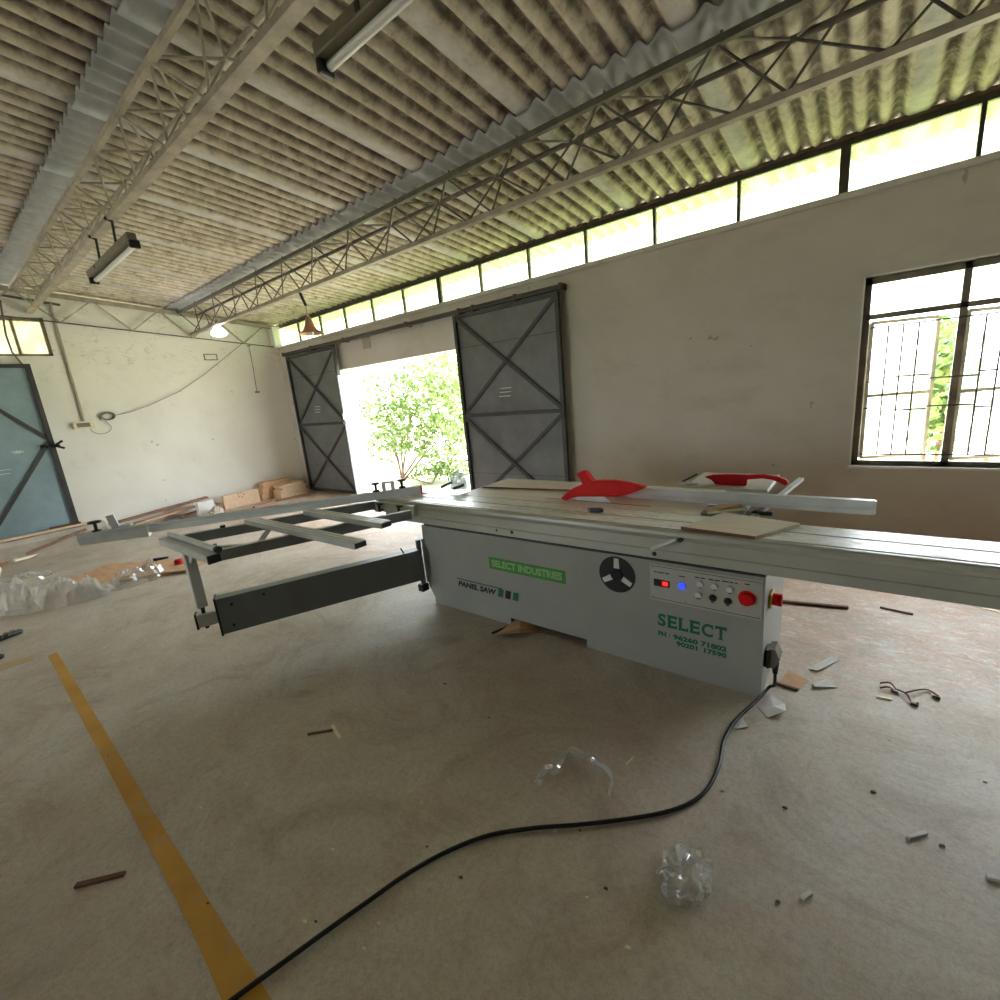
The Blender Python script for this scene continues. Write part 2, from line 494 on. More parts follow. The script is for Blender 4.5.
# unseen walls behind the camera, toned dark to hold back bounced light
mb = MB()
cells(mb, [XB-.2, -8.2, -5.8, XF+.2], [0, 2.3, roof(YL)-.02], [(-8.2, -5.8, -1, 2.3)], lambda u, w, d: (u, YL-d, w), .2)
tag(build(mb, 'wall_left', 'dark_plaster'), 'plaster wall opposite the sliding doors', 'wall', kind='structure')
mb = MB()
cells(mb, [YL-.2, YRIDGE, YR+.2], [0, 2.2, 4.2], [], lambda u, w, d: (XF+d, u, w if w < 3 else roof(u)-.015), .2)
tag(build(mb, 'wall_front', 'dark_plaster'), 'plaster end wall behind the saw', 'wall', kind='structure')
portal('portal_door', ((DOOR_X0+DOOR_X1)/2, YR+.25, DOOR_Z/2), (P2, 0, math.pi), DOOR_X1-DOOR_X0, DOOR_Z)
portal('portal_window', ((WX0+WX1)/2, YR+.25, (WZ0+WZ1)/2), (P2, 0, math.pi), WX1-WX0, WZ1-WZ0)
portal('portal_clerestory', ((XB+XF)/2, YR+.25, (CL0+CL1)/2), (P2, 0, math.pi), XF-XB, CL1-CL0)
portal('portal_far_door', (-7.0, YL-.25, 1.15), (P2, 0, 0), 2.4, 2.3)

# ledge under the clerestory and ledge band of the end wall
mb = MB(); mb.box(XB, XF, YR-.03, YR, CL0-.02, CL0+.03, .01)
tag(build(mb, 'trim_1', 'plaster_dusty'), 'narrow plaster sill below the clerestory glass', 'sill', kind='structure')
mb = MB(); mb.box(XB, XB+.16, YR-.14, YR, CL0, roof(YR)-.05)
tag(build(mb, 'trim_2', 'plaster'), 'short white plaster post in the roof corner', 'post', kind='structure')
# raised apron in front of the steel door of the end wall
mb = MB()
mb.prism([(XB, .0), (XB+.62, .0), (XB+.50, .05), (XB+.28, .17), (XB+.26, .24), (XB, .245)], lambda x, z: (x, -1.4, z), lambda x, z: (x, 1.55, z))
tag(build(mb, 'trim_3', 'cement'), 'low dusty cement ramp under the teal steel door', 'ramp', kind='structure')

# ------------------------------------------------------------------ roof sheets
SW = 1.08                                # cover width of one sheet
def sheet_mesh(name, length, clean_len):
    """corrugated sheet: x across, y up-slope to down-slope; origin at its up-slope left corner"""
    PITCH_ = .141; AMP = .026
    xs = []; x = 0.0
    prof = []
    flat = .10
    n = 8
    prof.append((0, -AMP)); prof.append((flat, -AMP))
    k = 0
    while flat+k*PITCH_/n < SW+.02:
        k += 1
        xx = flat+k*PITCH_/n
        prof.append((xx, -AMP*math.cos(2*math.pi*(xx-flat)/PITCH_)))
    ys = [0, .04, clean_len, clean_len+.12, length*.6, length]
    vs = []; cl = []; tr = []
    for top in (0, 1):
        for y in ys:
            for (px, pz) in prof:
                vs.append((px, y, pz+top*.009))
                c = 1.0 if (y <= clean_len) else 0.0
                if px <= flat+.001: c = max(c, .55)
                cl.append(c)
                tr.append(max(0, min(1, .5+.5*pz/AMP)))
    m = len(prof); R = len(ys); fs = []
    for top in (0, 1):
        o = top*R*m
        for j in range(R-1):
            for i in range(m-1):
                a = o+j*m+i
                q = (a, a+1, a+m+1, a+m)
                fs.append(q if top else q[::-1])
    o = R*m
    for i in range(m-1):
        fs.append((i, i+1, o+i+1, o+i)); b = (R-1)*m
        fs.append((b+i+1, b+i, o+b+i, o+b+i+1))
    for j in range(R-1):
        fs.append((j*m+m, j*m, o+j*m, o+j*m+m)); e = m-1
        fs.append((j*m+e, j*m+m+e, o+j*m+m+e, o+j*m+e))
    me = bpy.data.meshes.new(name); me.from_pydata(vs, [], fs)
    a = me.attributes.new('clean', 'FLOAT', 'POINT'); a.data.foreach_set('value', cl)
    a = me.attributes.new('trough', 'FLOAT', 'POINT'); a.data.foreach_set('value', tr)
    me.polygons.foreach_set('use_smooth', [True]*(2*(R-1)*(m-1))+[False]*(len(fs)-2*(R-1)*(m-1)))
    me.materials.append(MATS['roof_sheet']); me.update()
    return me
ceiling = empty('ceiling', (0, 0, 3.3))
tag(ceiling, 'corrugated cement sheet roof, stained brown and grey', 'ceiling', kind='structure')
# rows: (Y of up-slope edge, Y of down-slope edge, length of clean lap, height offset)
J1, J2 = 1.167, 3.13
ROWS = [(J2, YR+.62, .17, .0), (J1, J2+.30, .17, .026), (YRIDGE, J1+.30, .2, .052)]
SL = math.atan(.095)
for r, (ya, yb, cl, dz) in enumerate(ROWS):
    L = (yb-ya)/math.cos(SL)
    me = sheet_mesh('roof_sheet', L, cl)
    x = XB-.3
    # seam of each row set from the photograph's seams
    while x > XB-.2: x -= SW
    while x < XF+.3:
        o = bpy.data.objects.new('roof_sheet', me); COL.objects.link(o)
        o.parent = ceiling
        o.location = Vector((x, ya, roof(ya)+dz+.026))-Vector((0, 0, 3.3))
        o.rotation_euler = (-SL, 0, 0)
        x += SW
# far slope behind the camera (never in view from here): plain long sheets
me = sheet_mesh('roof_sheet', (YRIDGE-YL+.6)/math.cos(SL), .2)
x = XB-.3
while x < XF+.3:
    o = bpy.data.objects.new('roof_sheet', me); COL.objects.link(o); o.parent = ceiling
    o.location = Vector((x+SW, YRIDGE+.05, roof(YRIDGE)+.07))-Vector((0, 0, 3.3))
    o.rotation_euler = (-SL, 0, math.pi)
    x += SW

# ------------------------------------------------------------------ lattice purlins
def purlin(name, label, ya, za, yb, zb, yc, zc, x0, x1, mats, ch, period=.72, bw=.045):
    root = empty(name, (x0, yc, zc)); tag(root, label, 'roof truss', 'lattice roof purlins')
    mb = MB(); mb.bar((x0, ya, za), (x1, ya, za), ch, ch); build(mb, 'top_chord', mats[0], root)
    mb = MB(); mb.tube([(x0, yb, zb), (x1, yb, zb)], ch*.5, 8); build(mb, 'top_chord', mats[1], root)
    mb = MB(); mb.bar((x0, yc, zc), (x1, yc, zc), bw, .035)
    mb.bar((x0, yc+bw*.42, zc+.02), (x1, yc+bw*.42, zc+.02), .008, .05)
    build(mb, 'bottom_chord', mats[2], root)
    src = {}
    x = x0+.1; h = period/2; i = 0
    A = lambda x: Vector((x, ya, za)); B = lambda x: Vector((x, yb, zb)); C_ = lambda x: Vector((x, yc, zc+.015))
    def bar(key, p, q):
        if key not in src:
            mb = MB(); mb.tube([p, q], .0085, 5); src[key] = build(mb, 'web_bar', mats[3] if key[0] != 'T' else mats[4], root)
            src[key+'o'] = p.copy()
        else:
            s = src[key]; inst(s, 'web_bar', ORG[s.name]+(p-src[key+'o']), root)
    while x+period < x1:
        bar('A0', A(x), C_(x+h)); bar('A1', C_(x+h), A(x+period))
        bar('B0', C_(x+.08), B(x+h)); bar('B1', B(x+h), C_(x+period+.08))
        bar('T0', A(x+.05), B(x+h)); bar('T1', B(x+h), A(x+period+.05))
        bar('V0', A(x+.04), A(x+.04)+Vector((0, 0, .042)))
        x += period
    return root
def zr(y, off): return roof(y)-off
purlin('lattice_purlin', 'lattice steel purlin carrying two tube lamps', 1.321, zr(1.321, .05), 1.585, zr(1.585, .05), 1.45, 3.295,
       XB+.02, XF, ('truss_paint', 'truss_paint', 'truss_paint', 'truss_paint', 'truss_paint'), .035, .66, .07)
Y2A, Y2B, Y2C, Z2C = 3.276, 3.542, 3.41, 3.056
purlin('lattice_purlin', 'lattice steel purlin over the sliding doors carrying the pendant lamps', Y2A, zr(Y2A, .05), Y2B, zr(Y2B, .05), Y2C, Z2C,
       XB+.02, XF, ('truss_dark', 'truss_dark', 'truss_paint', 'truss_dark', 'wall_truss_paint'), .04, .70, .055)

# truss along the end wall
root = empty('wall_truss', (XB+.1, 0, 3.0)); tag(root, 'light angle-iron roof truss along the whitewashed end wall', 'roof truss')
xt = XB+.09
tc = lambda y: Vector((xt, y, roof(y)-.06)); bc = lambda y: Vector((xt, y, roof(y)-.43))
mb = MB(); mb.bar(tc(-1.4), tc(YR), .05, .06); build(mb, 'top_chord', 'wall_truss_paint', root)
mb = MB(); mb.tube([bc(-1.4), bc(YR)], .010, 6); build(mb, 'bottom_chord', 'truss_dark', root)
y = -1.2; k = 0
while y+.42 < YR:
    mb = MB(); a, b = (tc(y), bc(y+.42)) if k % 2 == 0 else (bc(y), tc(y+.42)); mb.bar(a, b, .02, .02, (1, 0, 0))
    build(mb, 'web_bar', 'truss_paint', root); y += .42; k += 1
# dark angle fixing at the upper left of the wall
mb = MB(); mb.bar(on_x(0, 295, XB+.05), on_x(60, 305, XB+.05), .03, .03)
tag(build(mb, 'cable_tray', 'truss_dark'), 'dark bar fixed along the top of the end wall near the conduit', 'metal bar')

# ------------------------------------------------------------------ clerestory
root = empty('window_3', (0, YR+.08, CL0)); tag(root, 'long strip of clerestory glass under the eave of the long wall', 'window', kind='structure')
mx = []
sp = .755
xm = on_y(438, 306, YR).x
k = math.ceil((xm-XB)/sp)
mx = [xm+(i-k)*sp for i in range(0, 26)]
mx = [x for x in mx if XB+.2 < x < XF]
y0 = YR+.05
mb = MB(); mb.box(XB, XF, y0, y0+.05, CL1-.045, CL1); build(mb, 'top_rail', 'clerestory_frame', root)
mb = MB(); mb.box(XB, XF, y0, y0+.05, CL0, CL0+.02); build(mb, 'bottom_rail', 'clerestory_frame', root)
prev = XB+.02
psrc = None
for i, x in enumerate(mx):
    j = round((x-xm)/sp)
    w = .032 if j % 6 == 0 else .013
    mb = MB(); mb.box(x-w, x+w, y0, y0+.05, CL0+.02, CL1-.045); build(mb, 'mullion', 'clerestory_frame', root)
    mb = MB(); mb.box(prev, x-w, y0+.022, y0+.027, CL0+.02, CL1-.045); build(mb, 'pane', 'clerestory_glass', root)
    prev = x+w
# cement filler scallops between the wall plate and the sheets
mb = MB(); mb.box(XB, XF, YR+.04, YR+.12, CL1, CL1+.03)
tag(build(mb, 'trim_4', 'rust'), 'rusty wall plate under the roof edge', 'plate', kind='structure')

# ------------------------------------------------------------------ casement window of the long wall
root = empty('window_1', ((WX0+WX1)/2, YR+.1, WZ0)); tag(root, 'steel casement window with burglar bars, open shutters and toplights', 'window', kind='structure')
yw = YR+.07
def fr(name, x0, x1, z0, z1, y=yw, d=.04, m='window_frame', par=None):
    mb = MB(); mb.box(x0, x1, y, y+d, z0, z1); return build(mb, name, m, par or root)
tz = on_y(935, 308, YR).z
xmid = on_y(960, 350, YR).x
fr('frame', WX0, WX0+.045, WZ0, WZ1); fr('frame', WX1-.045, WX1, WZ0, WZ1)
fr('frame', WX0, WX1, WZ1-.05, WZ1); fr('frame', WX0, WX1, WZ0, WZ0+.035)
fr('transom', WX0, WX1, tz-.02, tz+.02)
pw = xmid-WX0
xs = [WX0+pw*k for k in range(1, 4)]
for x in xs: fr('mullion', x-.022, x+.022, WZ0, WZ1, m='window_frame' if x == xs[0] else 'window_frame')
edges = [WX0+.045]+xs+[WX1-.045]
for i in range(len(edges)-1):
    a, b = edges[i]+(.022 if i else 0), edges[i+1]-(.022 if i+1 < len(edges)-1 else 0)
    fr('toplight_pane', a, b, tz+.02, WZ1-.05, yw+.018, .004, 'window_glass')
# shutters swung slightly open outwards, hinged at the left of each bay
ang = math.radians(28)
for i in range(len(edges)-1):
    h = Vector((edges[i]+(.03 if i else .015), yw+.05, 0)); bw_ = pw*.80
    d = Vector((math.cos(ang), math.sin(ang), 0))
    z0, z1 = WZ0+.05, tz-.045
    mb = MB()
    for s0 in (0, bw_): mb.bar(h+d*s0+Vector((0, 0, z0)), h+d*s0+Vector((0, 0, z1)), .026, .026, d)
    for zz in (z0, z1, (z0+z1)/2-.03): mb.bar(h+Vector((0, 0, zz)), h+d*bw_+Vector((0, 0, zz)), .02, .026)
    cs = build(mb, 'casement', 'window_frame', root)
    mb = MB(); mb.add([h+d*.01+Vector((0, 0, z0)), h+d*bw_+Vector((0, 0, z0)), h+d*bw_+Vector((0, 0, z1)), h+d*.01+Vector((0, 0, z1)),
                       h+d*.01+Vector((0, .004, z0)), h+d*bw_+Vector((0, .004, z0)), h+d*bw_+Vector((0, .004, z1)), h+d*.01+Vector((0, .004, z1))],
                      [(0, 1, 2, 3), (7, 6, 5, 4), (0, 4, 5, 1), (1, 5, 6, 2), (2, 6, 7, 3), (3, 7, 4, 0)])
    build(mb, 'pane', 'window_glass', cs)
# burglar bars, inside face: stepped grid of thin rods
for i in range(len(edges)-1):
    a = edges[i]+.01; w = pw-.02
    H = tz-WZ0
    zs = (WZ0+.06*H+.02, WZ0+.38*H, WZ0+.60*H, WZ0+.93*H)
    for k, f in enumerate((.20, .36, .52)):
        mb = MB(); mb.tube([(a+w*f, yw-.012, zs[0]), (a+w*f, yw-.012, zs[3])], .0062, 5); build(mb, 'bar', 'door_frame', root)
    for zz, f0, f1 in ((zs[0], 0, 1), (zs[3], 0, 1), (zs[1]+.02, 0, .2), (zs[1], .2, .68), (zs[1]+.02, .68, 1), (zs[2]-.03, 0, .2), (zs[2], .2, .68), (zs[2]-.03, .68, 1)):
        mb = MB(); mb.tube([(a+w*f0, yw-.012, zz), (a+w*f1, yw-.012, zz)], .0062, 5); build(mb, 'bar', 'door_frame', root)
mb = MB(); mb.box(WX0-.02, WX1+.02, YR-.01, YR+.07, WZ0-.02, WZ0)
tag(build(mb, 'trim_5', 'plaster'), 'pale plaster window sill of the casement window', 'sill', kind='structure')
mb = MB()
mb.box(WX0-.012, WX0, YR-.006, YR+.07, WZ0, WZ1+.012); mb.box(WX0-.012, WX1, YR-.006, YR+.07, WZ1, WZ1+.012)
tag(build(mb, 'trim_6', 'plaster'), 'white plaster reveal edge round the casement window', 'reveal', kind='structure')

# high window of the end wall
root = empty('window_2', (XB-.05, .7, HW[2])); tag(root, 'high cream-lit window over the teal steel door', 'window', kind='structure')
def fb(name, y0, y1, z0, z1, x=XB-.06, d=.04, m='window_frame'):
    mb = MB(); mb.box(x, x+d, y0, y1, z0, z1); return build(mb, name, m, root)
fb('frame', HW[0], HW[1], HW[3]-.05, HW[3]); fb('frame', HW[0], HW[1], HW[2], HW[2]+.03)
fb('frame', HW[1]-.04, HW[1], HW[2], HW[3]); fb('frame', HW[0], HW[0]+.04, HW[2], HW[3])
ym = on_x(20, 350, XB).y
ws = [HW[0]+.04, ym-.6, ym, HW[1]-.04]
for y in ws[1:-1]: fb('mullion', y-.015, y+.015, HW[2], HW[3])
for i in range(3): fb('pane', ws[i]+(.015 if i else 0), ws[i+1]-(.015 if i < 2 else 0), HW[2]+.03, HW[3]-.05, XB-.045, .005, 'cream_glass')

# ------------------------------------------------------------------ sliding steel doors
YD = YR-.10
def slide_door(name, label, x0, x1, z0, z1, zmid, mirror):
    root = empty(name, ((x0+x1)/2, YD, z0)); tag(root, label, 'door', kind='structure')
    mb = MB(); mb.box(x0, x1, YD, YD+.012, z0, z1); sh = build(mb, 'sheet', 'door_sheet', root)
    mb = MB(); mb.box(x0, x1, YD-.002, YD, z1-.42, z1-.412); mb.box(x0, x1, YD-.002, YD, z0+.5, z0+.505); build(mb, 'seam', 'door_frame', sh)
    for a, b in ((x0, x0+.045), (x1-.045, x1)):
        mb = MB(); mb.box(a, b, YD-.04, YD, z0, z1); build(mb, 'stile', 'door_frame', root)
    for a, b in ((z0, z0+.045), (zmid-.022, zmid+.022), (z1-.045, z1)):
        mb = MB(); mb.box(x0+.045, x1-.045, YD-.035, YD, a, b); build(mb, 'rail', 'door_frame', root)
    for (a, b) in ((zmid, z1), (z0, zmid)):
        for s in (0, 1):
            p = Vector((x0+.03, YD-.014-.012*s, b-.03 if s else a+.03)); q = Vector((x1-.03, YD-.014-.012*s, a+.03 if s else b-.03))
            mb = MB(); mb.bar(p, q, .012, .045, (0, 0, 1) if False else Vector((0, 0, 1))); build(mb, 'brace', 'door_frame', root)
    # chalk marks
    cx = (x0*.55+x1*.45)
    for k in range(3):
        mb = MB(); z = zmid+.22+.05*k; mb.box(cx-.09+.02*k, cx+.10+.01*k, YD-.002, YD-.0005, z, z+.008); build(mb, 'chalk_mark', 'white_print', sh)
    return root
a0 = on_y(286, 357, YD-.02); a1 = on_y(333, 346, YD-.02)
b0 = on_y(453, 316, YD-.02); b1 = on_y(558, 291, YD-.02)
zt = (a0.z+b0.z+b1.z)/3
zm = on_y(520, 413, YD-.02).z
dr1 = slide_door('door_1', 'grey steel sliding door leaf next to the whitewashed end wall', a0.x, a1.x+.02, .03, zt, zm, 0)
dr2 = slide_door('door_2', 'grey steel sliding door leaf pushed open against the long wall', b0.x, b1.x, .03, zt, zm, 1)
hx = a1.x+.03
mb = MB(); mb.tube([(hx-.02, YD-.05, zm+.06), (hx+.03, YD-.09, zm+.06), (hx+.03, YD-.09, zm+.16), (hx-.02, YD-.05, zm+.16)], .009, 6); build(mb, 'handle', 'white_print', dr1)
mb = MB(); mb.box(hx-.05, hx+.05, YD-.06, YD-.04, zm-.02, zm+.02, .004); build(mb, 'latch', 'white_print', dr1)
mb = MB(); mb.box(hx-.03, hx+.01, YD-.045, YD+.01, .03, zt-.5); build(mb, 'lit_edge', 'pale_blue', dr1)  # pale strip standing in for daylight on the leaf's open edge
mb = MB(); mb.tube([(b0.x-.03, YD-.03, zm-.02), (b0.x-.06, YD-.05, zm), (b0.x-.03, YD-.03, zm+.03)], .009, 6); build(mb, 'latch', 'door_frame', dr2)
# track above the doors
root = empty('door_track', ((a0.x+b1.x)/2, YD, zt)); tag(root, 'rusty overhead track of the sliding doors', 'door track')
mb = MB(); mb.bar((a0.x-.08, YD-.01, zt+.035), (b1.x+.06, YD-.01, zt+.035), .04, .04)
build(mb, 'rail', 'door_frame', root)
mb = MB(); mb.box(a0.x-.1, b1.x+.05, YD-.035, YR, zt+.058, zt+.068); build(mb, 'cover_strip', 'rust', root)
for x in (a0.x-.1, a0.x+.9, a1.x+.3, -5.4, b0.x+.1, b0.x+.35, b1.x-.6, b1.x+.03):
    mb = MB(); mb.box(x-.018, x+.018, YD-.04, YR, zt+.012, zt+.082, .006); build(mb, 'bracket', 'rust', root)
# little metal plate above the doorway
p = on_y(367, 342, YR)
mb = MB(); mb.box(p.x-.11, p.x+.09, YR-.015, YR, p.z-.10, p.z+.07, .004)
tag(build(mb, 'wall_plate', 'conduit'), 'small grey plate on the wall above the doorway', 'wall plate')

# teal steel door of the end wall
r = on_x(28, 364, XB+.05); bt = on_x(80, 522, XB+.05)
dz0, dz1, dy1 = .25, r.z, (r.y+bt.y)/2
dzm = on_x(48, 440, XB+.05).z; dy0 = dy1-.98
root = empty('door_3', (XB+.04, (dy0+dy1)/2, dz0)); tag(root, 'teal grey steel door with black braces in the end wall', 'door', kind='structure')
xd = XB+.03
mb = MB(); mb.box(xd, xd+.012, dy0, dy1, dz0, dz1); build(mb, 'sheet', 'door_teal', root)
for a, b in ((dy0, dy0+.05), (dy1-.055, dy1)):
    mb = MB(); mb.box(xd+.012, xd+.05, a, b, dz0, dz1); build(mb, 'stile', 'door_frame', root)
mb = MB(); mb.box(xd+.012, xd+.045, dy0, dy1, dz1-.05, dz1); build(mb, 'rail', 'door_frame', root)
mb = MB(); mb.box(xd+.012, xd+.02, dy0, dy1, dzm-.008, dzm+.008); build(mb, 'rail', 'door_teal', root)
for zz in (dz1-.05, dz0+.05):
    mb = MB(); mb.bar((xd+.03, dy1-.03, dzm), (xd+.03, dy0+.05, zz), .012, .045, (0, 0, 1)); build(mb, 'brace', 'door_frame', root)
p = on_x(54, 445, XB+.12)
mb = MB(); mb.bar((xd+.03, p.y-.14, p.z), (xd+.10, p.y+.06, p.z-.02), .03, .04); mb.bar((xd+.10, p.y+.02, p.z), (xd+.12, p.y+.10, p.z+.05), .02, .03); mb.bar((xd+.10, p.y+.02, p.z-.02), (xd+.12, p.y+.10, p.z-.06), .02, .03)
build(mb, 'latch', 'black_plastic', root)
for k, (px, py) in enumerate(((18, 452), (5, 470), (5, 474))):
    q = on_x(px, py, xd+.02)
    for j in range(4 if k == 0 else 1):
        mb = MB(); a = j*.9
        mb.bar((xd+.0125, q.y-.06*math.cos(a), q.z-.03*math.sin(a)), (xd+.0125, q.y+.06*math.cos(a), q.z+.03*math.sin(a)), .001, .006, (0, 0, 1)); build(mb, 'chalk_mark', 'white_print', root)

# ------------------------------------------------------------------ end wall fittings
p0 = on_x(52, 309, XB+.02); p1 = on_x(84, 421, XB+.02)
mb = MB(); mb.tube([(XB+.02, p1.y, p1.z), (XB+.02, p1.y, p0.z)], .018, 8)
mb.tube([(XB+.02, p1.y, p0.z-.03), (XB+.04, p1.y, p0.z+.02), (XB+.1, p1.y, p0.z+.05)], .02, 8)
tag(build(mb, 'conduit_pipe', 'conduit'), 'grey conduit running down the end wall to the switch box', 'conduit')
q = on_x(84, 425, XB+.04)
root = empty('switch_box', (XB+.03, q.y, q.z-.05)); tag(root, 'cream switch box at the foot of the wall conduit', 'switch box')
mb = MB(); mb.box(XB, XB+.06, q.y-.13, q.y+.13, q.z-.05, q.z+.05, .01); build(mb, 'box', 'cream_plastic', root)
mb = MB(); mb.box(XB+.06, XB+.064, q.y-.085, q.y+.07, q.z-.03, q.z+.03); sp_ = build(mb, 'socket_plate', 'wire_grey', root)
q2 = on_x(108, 416, XB+.04)
root = empty('wire_coil', (XB+.03, q2.y, q2.z-.06)); tag(root, 'coil of thin cable hung on the end wall beside the switch box', 'cable coil')
for k in range(5):
    mb = MB(); rr = .066+.006*k
    mb.tube([(XB+.02+.006*k, q2.y+rr*math.cos(a*math.pi/12), q2.z+.68*rr*math.sin(a*math.pi/12)) for a in range(25)], .006, 5); build(mb, 'loop', 'wire_grey', root)
mb = MB(); pts = [(XB+.03, q2.y-.05, q2.z-.06)]
for a in range(13):
    t_ = math.pi*a/12; pts.append((XB+.02, q2.y-.12+.13*math.cos(t_), q2.z-.16-.10*math.sin(t_)))
mb.tube(pts, .004, 5); build(mb, 'tail', 'wire_grey', root)
# sagging wire from the coil to the roof corner
pp = [on_x(*p, XB+.05) for p in ((112, 416), (130, 412), (150, 405), (180, 391), (205, 374), (228, 355), (250, 337), (262, 328))]
mb = MB(); mb.tube(pp, .005, 5)
tag(build(mb, 'overhead_wire', 'wire_grey'), 'thin wire sagging across the end wall up to the roof corner', 'wire')
pp = [on_x(*p, XB+.03) for p in ((249, 347), (253, 367), (255, 380), (257, 392))]
mb = MB(); mb.tube(pp, .006, 5); mb.bar(pp[0]+Vector((0, -.03, .02)), pp[0]+Vector((0, .03, .02)), .02, .02); mb.bar(pp[-1]+Vector((0, -.03, 0)), pp[-1]+Vector((0, .05, 0)), .02, .03)
tag(build(mb, 'hanging_wire', 'wire_grey'), 'short wire hanging down the end wall near the corner', 'wire')
q = on_x(211, 357, XB+.02)
root = empty('vent_plate', (XB, q.y, q.z-.05)); tag(root, 'small empty rectangular frame on the end wall', 'wall plate')
mb = MB()
for a, b, c, d in ((-.11, .11, .04, .055), (-.11, .11, -.055, -.04), (-.11, -.095, -.04, .04), (.095, .11, -.04, .04)): mb.box(XB, XB+.012, q.y+a, q.y+b, q.z+c, q.z+d)
build(mb, 'frame', 'wire_grey', root)
mb = MB(); mb.box(XB, XB+.004, q.y-.095, q.y+.095, q.z-.04, q.z+.04); build(mb, 'plate', 'paper', root)
# cable from the upper window to the door head
pp = [on_x(*p, XB+.04) for p in ((0, 300), (3, 318), (6, 335), (12, 352), (22, 364))]
mb = MB(); mb.tube(pp, .012, 6)
tag(build(mb, 'window_cable', 'wire_grey'), 'grey cable hanging in front of the high window', 'cable')

# ------------------------------------------------------------------ tube lamps
def tube_lamp(x0, x1, y, z, label, rods):
    root = empty('tube_lamp', ((x0+x1)/2, y, z)); tag(root, label, 'tube light', 'tube lamps')
    mb = MB(); mb.box(x0, x1, y-.035, y+.03, z, z+.055, .006); build(mb, 'housing', 'lamp_body', root)
    mb = MB(); mb.cyl((x0+.03, y+.02, z-.022), (x1-.03, y+.02, z-.022), .019, 12); build(mb, 'tube', 'tube_white', root)
    for x in (x0+.012, x1-.012):
        mb = MB(); mb.box(x-.014, x+.014, y-.03, y+.045, z-.055, z+.002, .006); build(mb, 'end_cap', 'black_plastic', root)
    mb = MB(); mb.box(x0+.30, x0+.33, y-.04, y-.033, z+.01, z+.045, .003); build(mb, 'starter', 'black_plastic', root)
    for x in rods:
        mb = MB(); mb.tube([(x, y-.005, z+.05), (x+.03, y, 3.29)], .011, 6); mb.tube([(x+.03, y, 3.275), (x+.03, y-.05, 3.29)], .014, 6); build(mb, 'hanger', 'black_plastic', root)
lb0 = on_y(92, 278, 1.45); lb1 = on_y(133, 240, 1.45); la0 = on_y(321, 62, 1.45)
tube_lamp(la0.x, la0.x+1.28, 1.45, la0.z, 'tube light without hangers in sight near the middle of the purlin', (la0.x+.62, la0.x+1.15))
tube_lamp(lb0.x, lb1.x, 1.45, (lb0.z+lb1.z)/2, 'tube light hung on two black rods near the end wall', (on_y(97, 247, 1.45).x, on_y(112, 226, 1.45).x))

# pendant lamps
q = on_y(311, 334, Y2C); zc = Z2C-.01
root = empty('pendant_lamp', (q.x, Y2C, q.z)); tag(root, 'pendant lamp with pinkish conical shade over the doorway', 'lamp', 'pendant lamps')
mb = MB(); mb.lathe([(.155, 0), (.15, .010), (.085, .05), (.06, .10), (.045, .15), (.03, .2), (.0, .205)], (q.x, Y2C, q.z), 24); build(mb, 'shade', 'terracotta_metal', root)
mb = MB(); mb.tube([(q.x, Y2C, q.z+.2), (q.x, Y2C, q.z+.33)], .015, 8); build(mb, 'rod', 'cream_plastic', root)
mb = MB(); mb.tube([(q.x, Y2C, q.z+.33), (q.x-.05, Y2C, q.z+.42), (q.x-.09, Y2C, zc)], .018, 6); build(mb, 'hanger', 'black_plastic', root)
mb = MB(); mb.lathe([(.0, -.02), (.03, -.01), (.035, .03), (.02, .07), (.015, .1)], (q.x, Y2C, q.z), 12); build(mb, 'bulb', 'tube_white', root)
q = on_y(219, 333, Y2C)
root = empty('pendant_lamp', (q.x, Y2C, q.z)); tag(root, 'glowing pendant lamp hung in front of the whitewashed end wall', 'lamp', 'pendant lamps')
mb = MB(); mb.lathe([(.0, -.05), (.08, -.045), (.12, -.015), (.10, .03), (.05, .08), (.03, .1), (.0, .1)], (q.x, Y2C, q.z), 20); build(mb, 'bulb', 'bulb_glow', root)
mb = MB(); mb.tube([(q.x, Y2C, q.z+.1), (q.x-.01, Y2C, q.z+.2), (q.x-.02, Y2C, zc)], .014, 6); build(mb, 'hanger', 'black_plastic', root)

# ------------------------------------------------------------------ the panel saw
saw = empty('panel_saw', (-1.5, 2.6, 0))
tag(saw, 'pale grey sliding table panel saw with red blade guard', 'panel saw')
CX0, CX1, CY0, CY1 = -2.72, -.33, 2.325, 2.98
mb = MB()
mb.prism([(CX0, .14), (CX0+.045, .055), (CX1, .055), (CX1, .655), (CX0, .655)], lambda x, z: (x, CY0, z), lambda x, z: (x, CY1, z))
cab = build(mb, 'cabinet', 'machine_grey', saw)
for a, b in ((CX0+.05, -1.90), (-1.30, CX1)):
    mb = MB(); mb.box(a, b, CY0+.002, CY1-.02, 0, .055); build(mb, 'plinth', 'machine_grey', saw)
mb = MB(); mb.box(CX0+.01, CX1-.01, CY0+.02, CY1-.02, .655, .68); build(mb, 'top_gap', 'groove_black', saw)

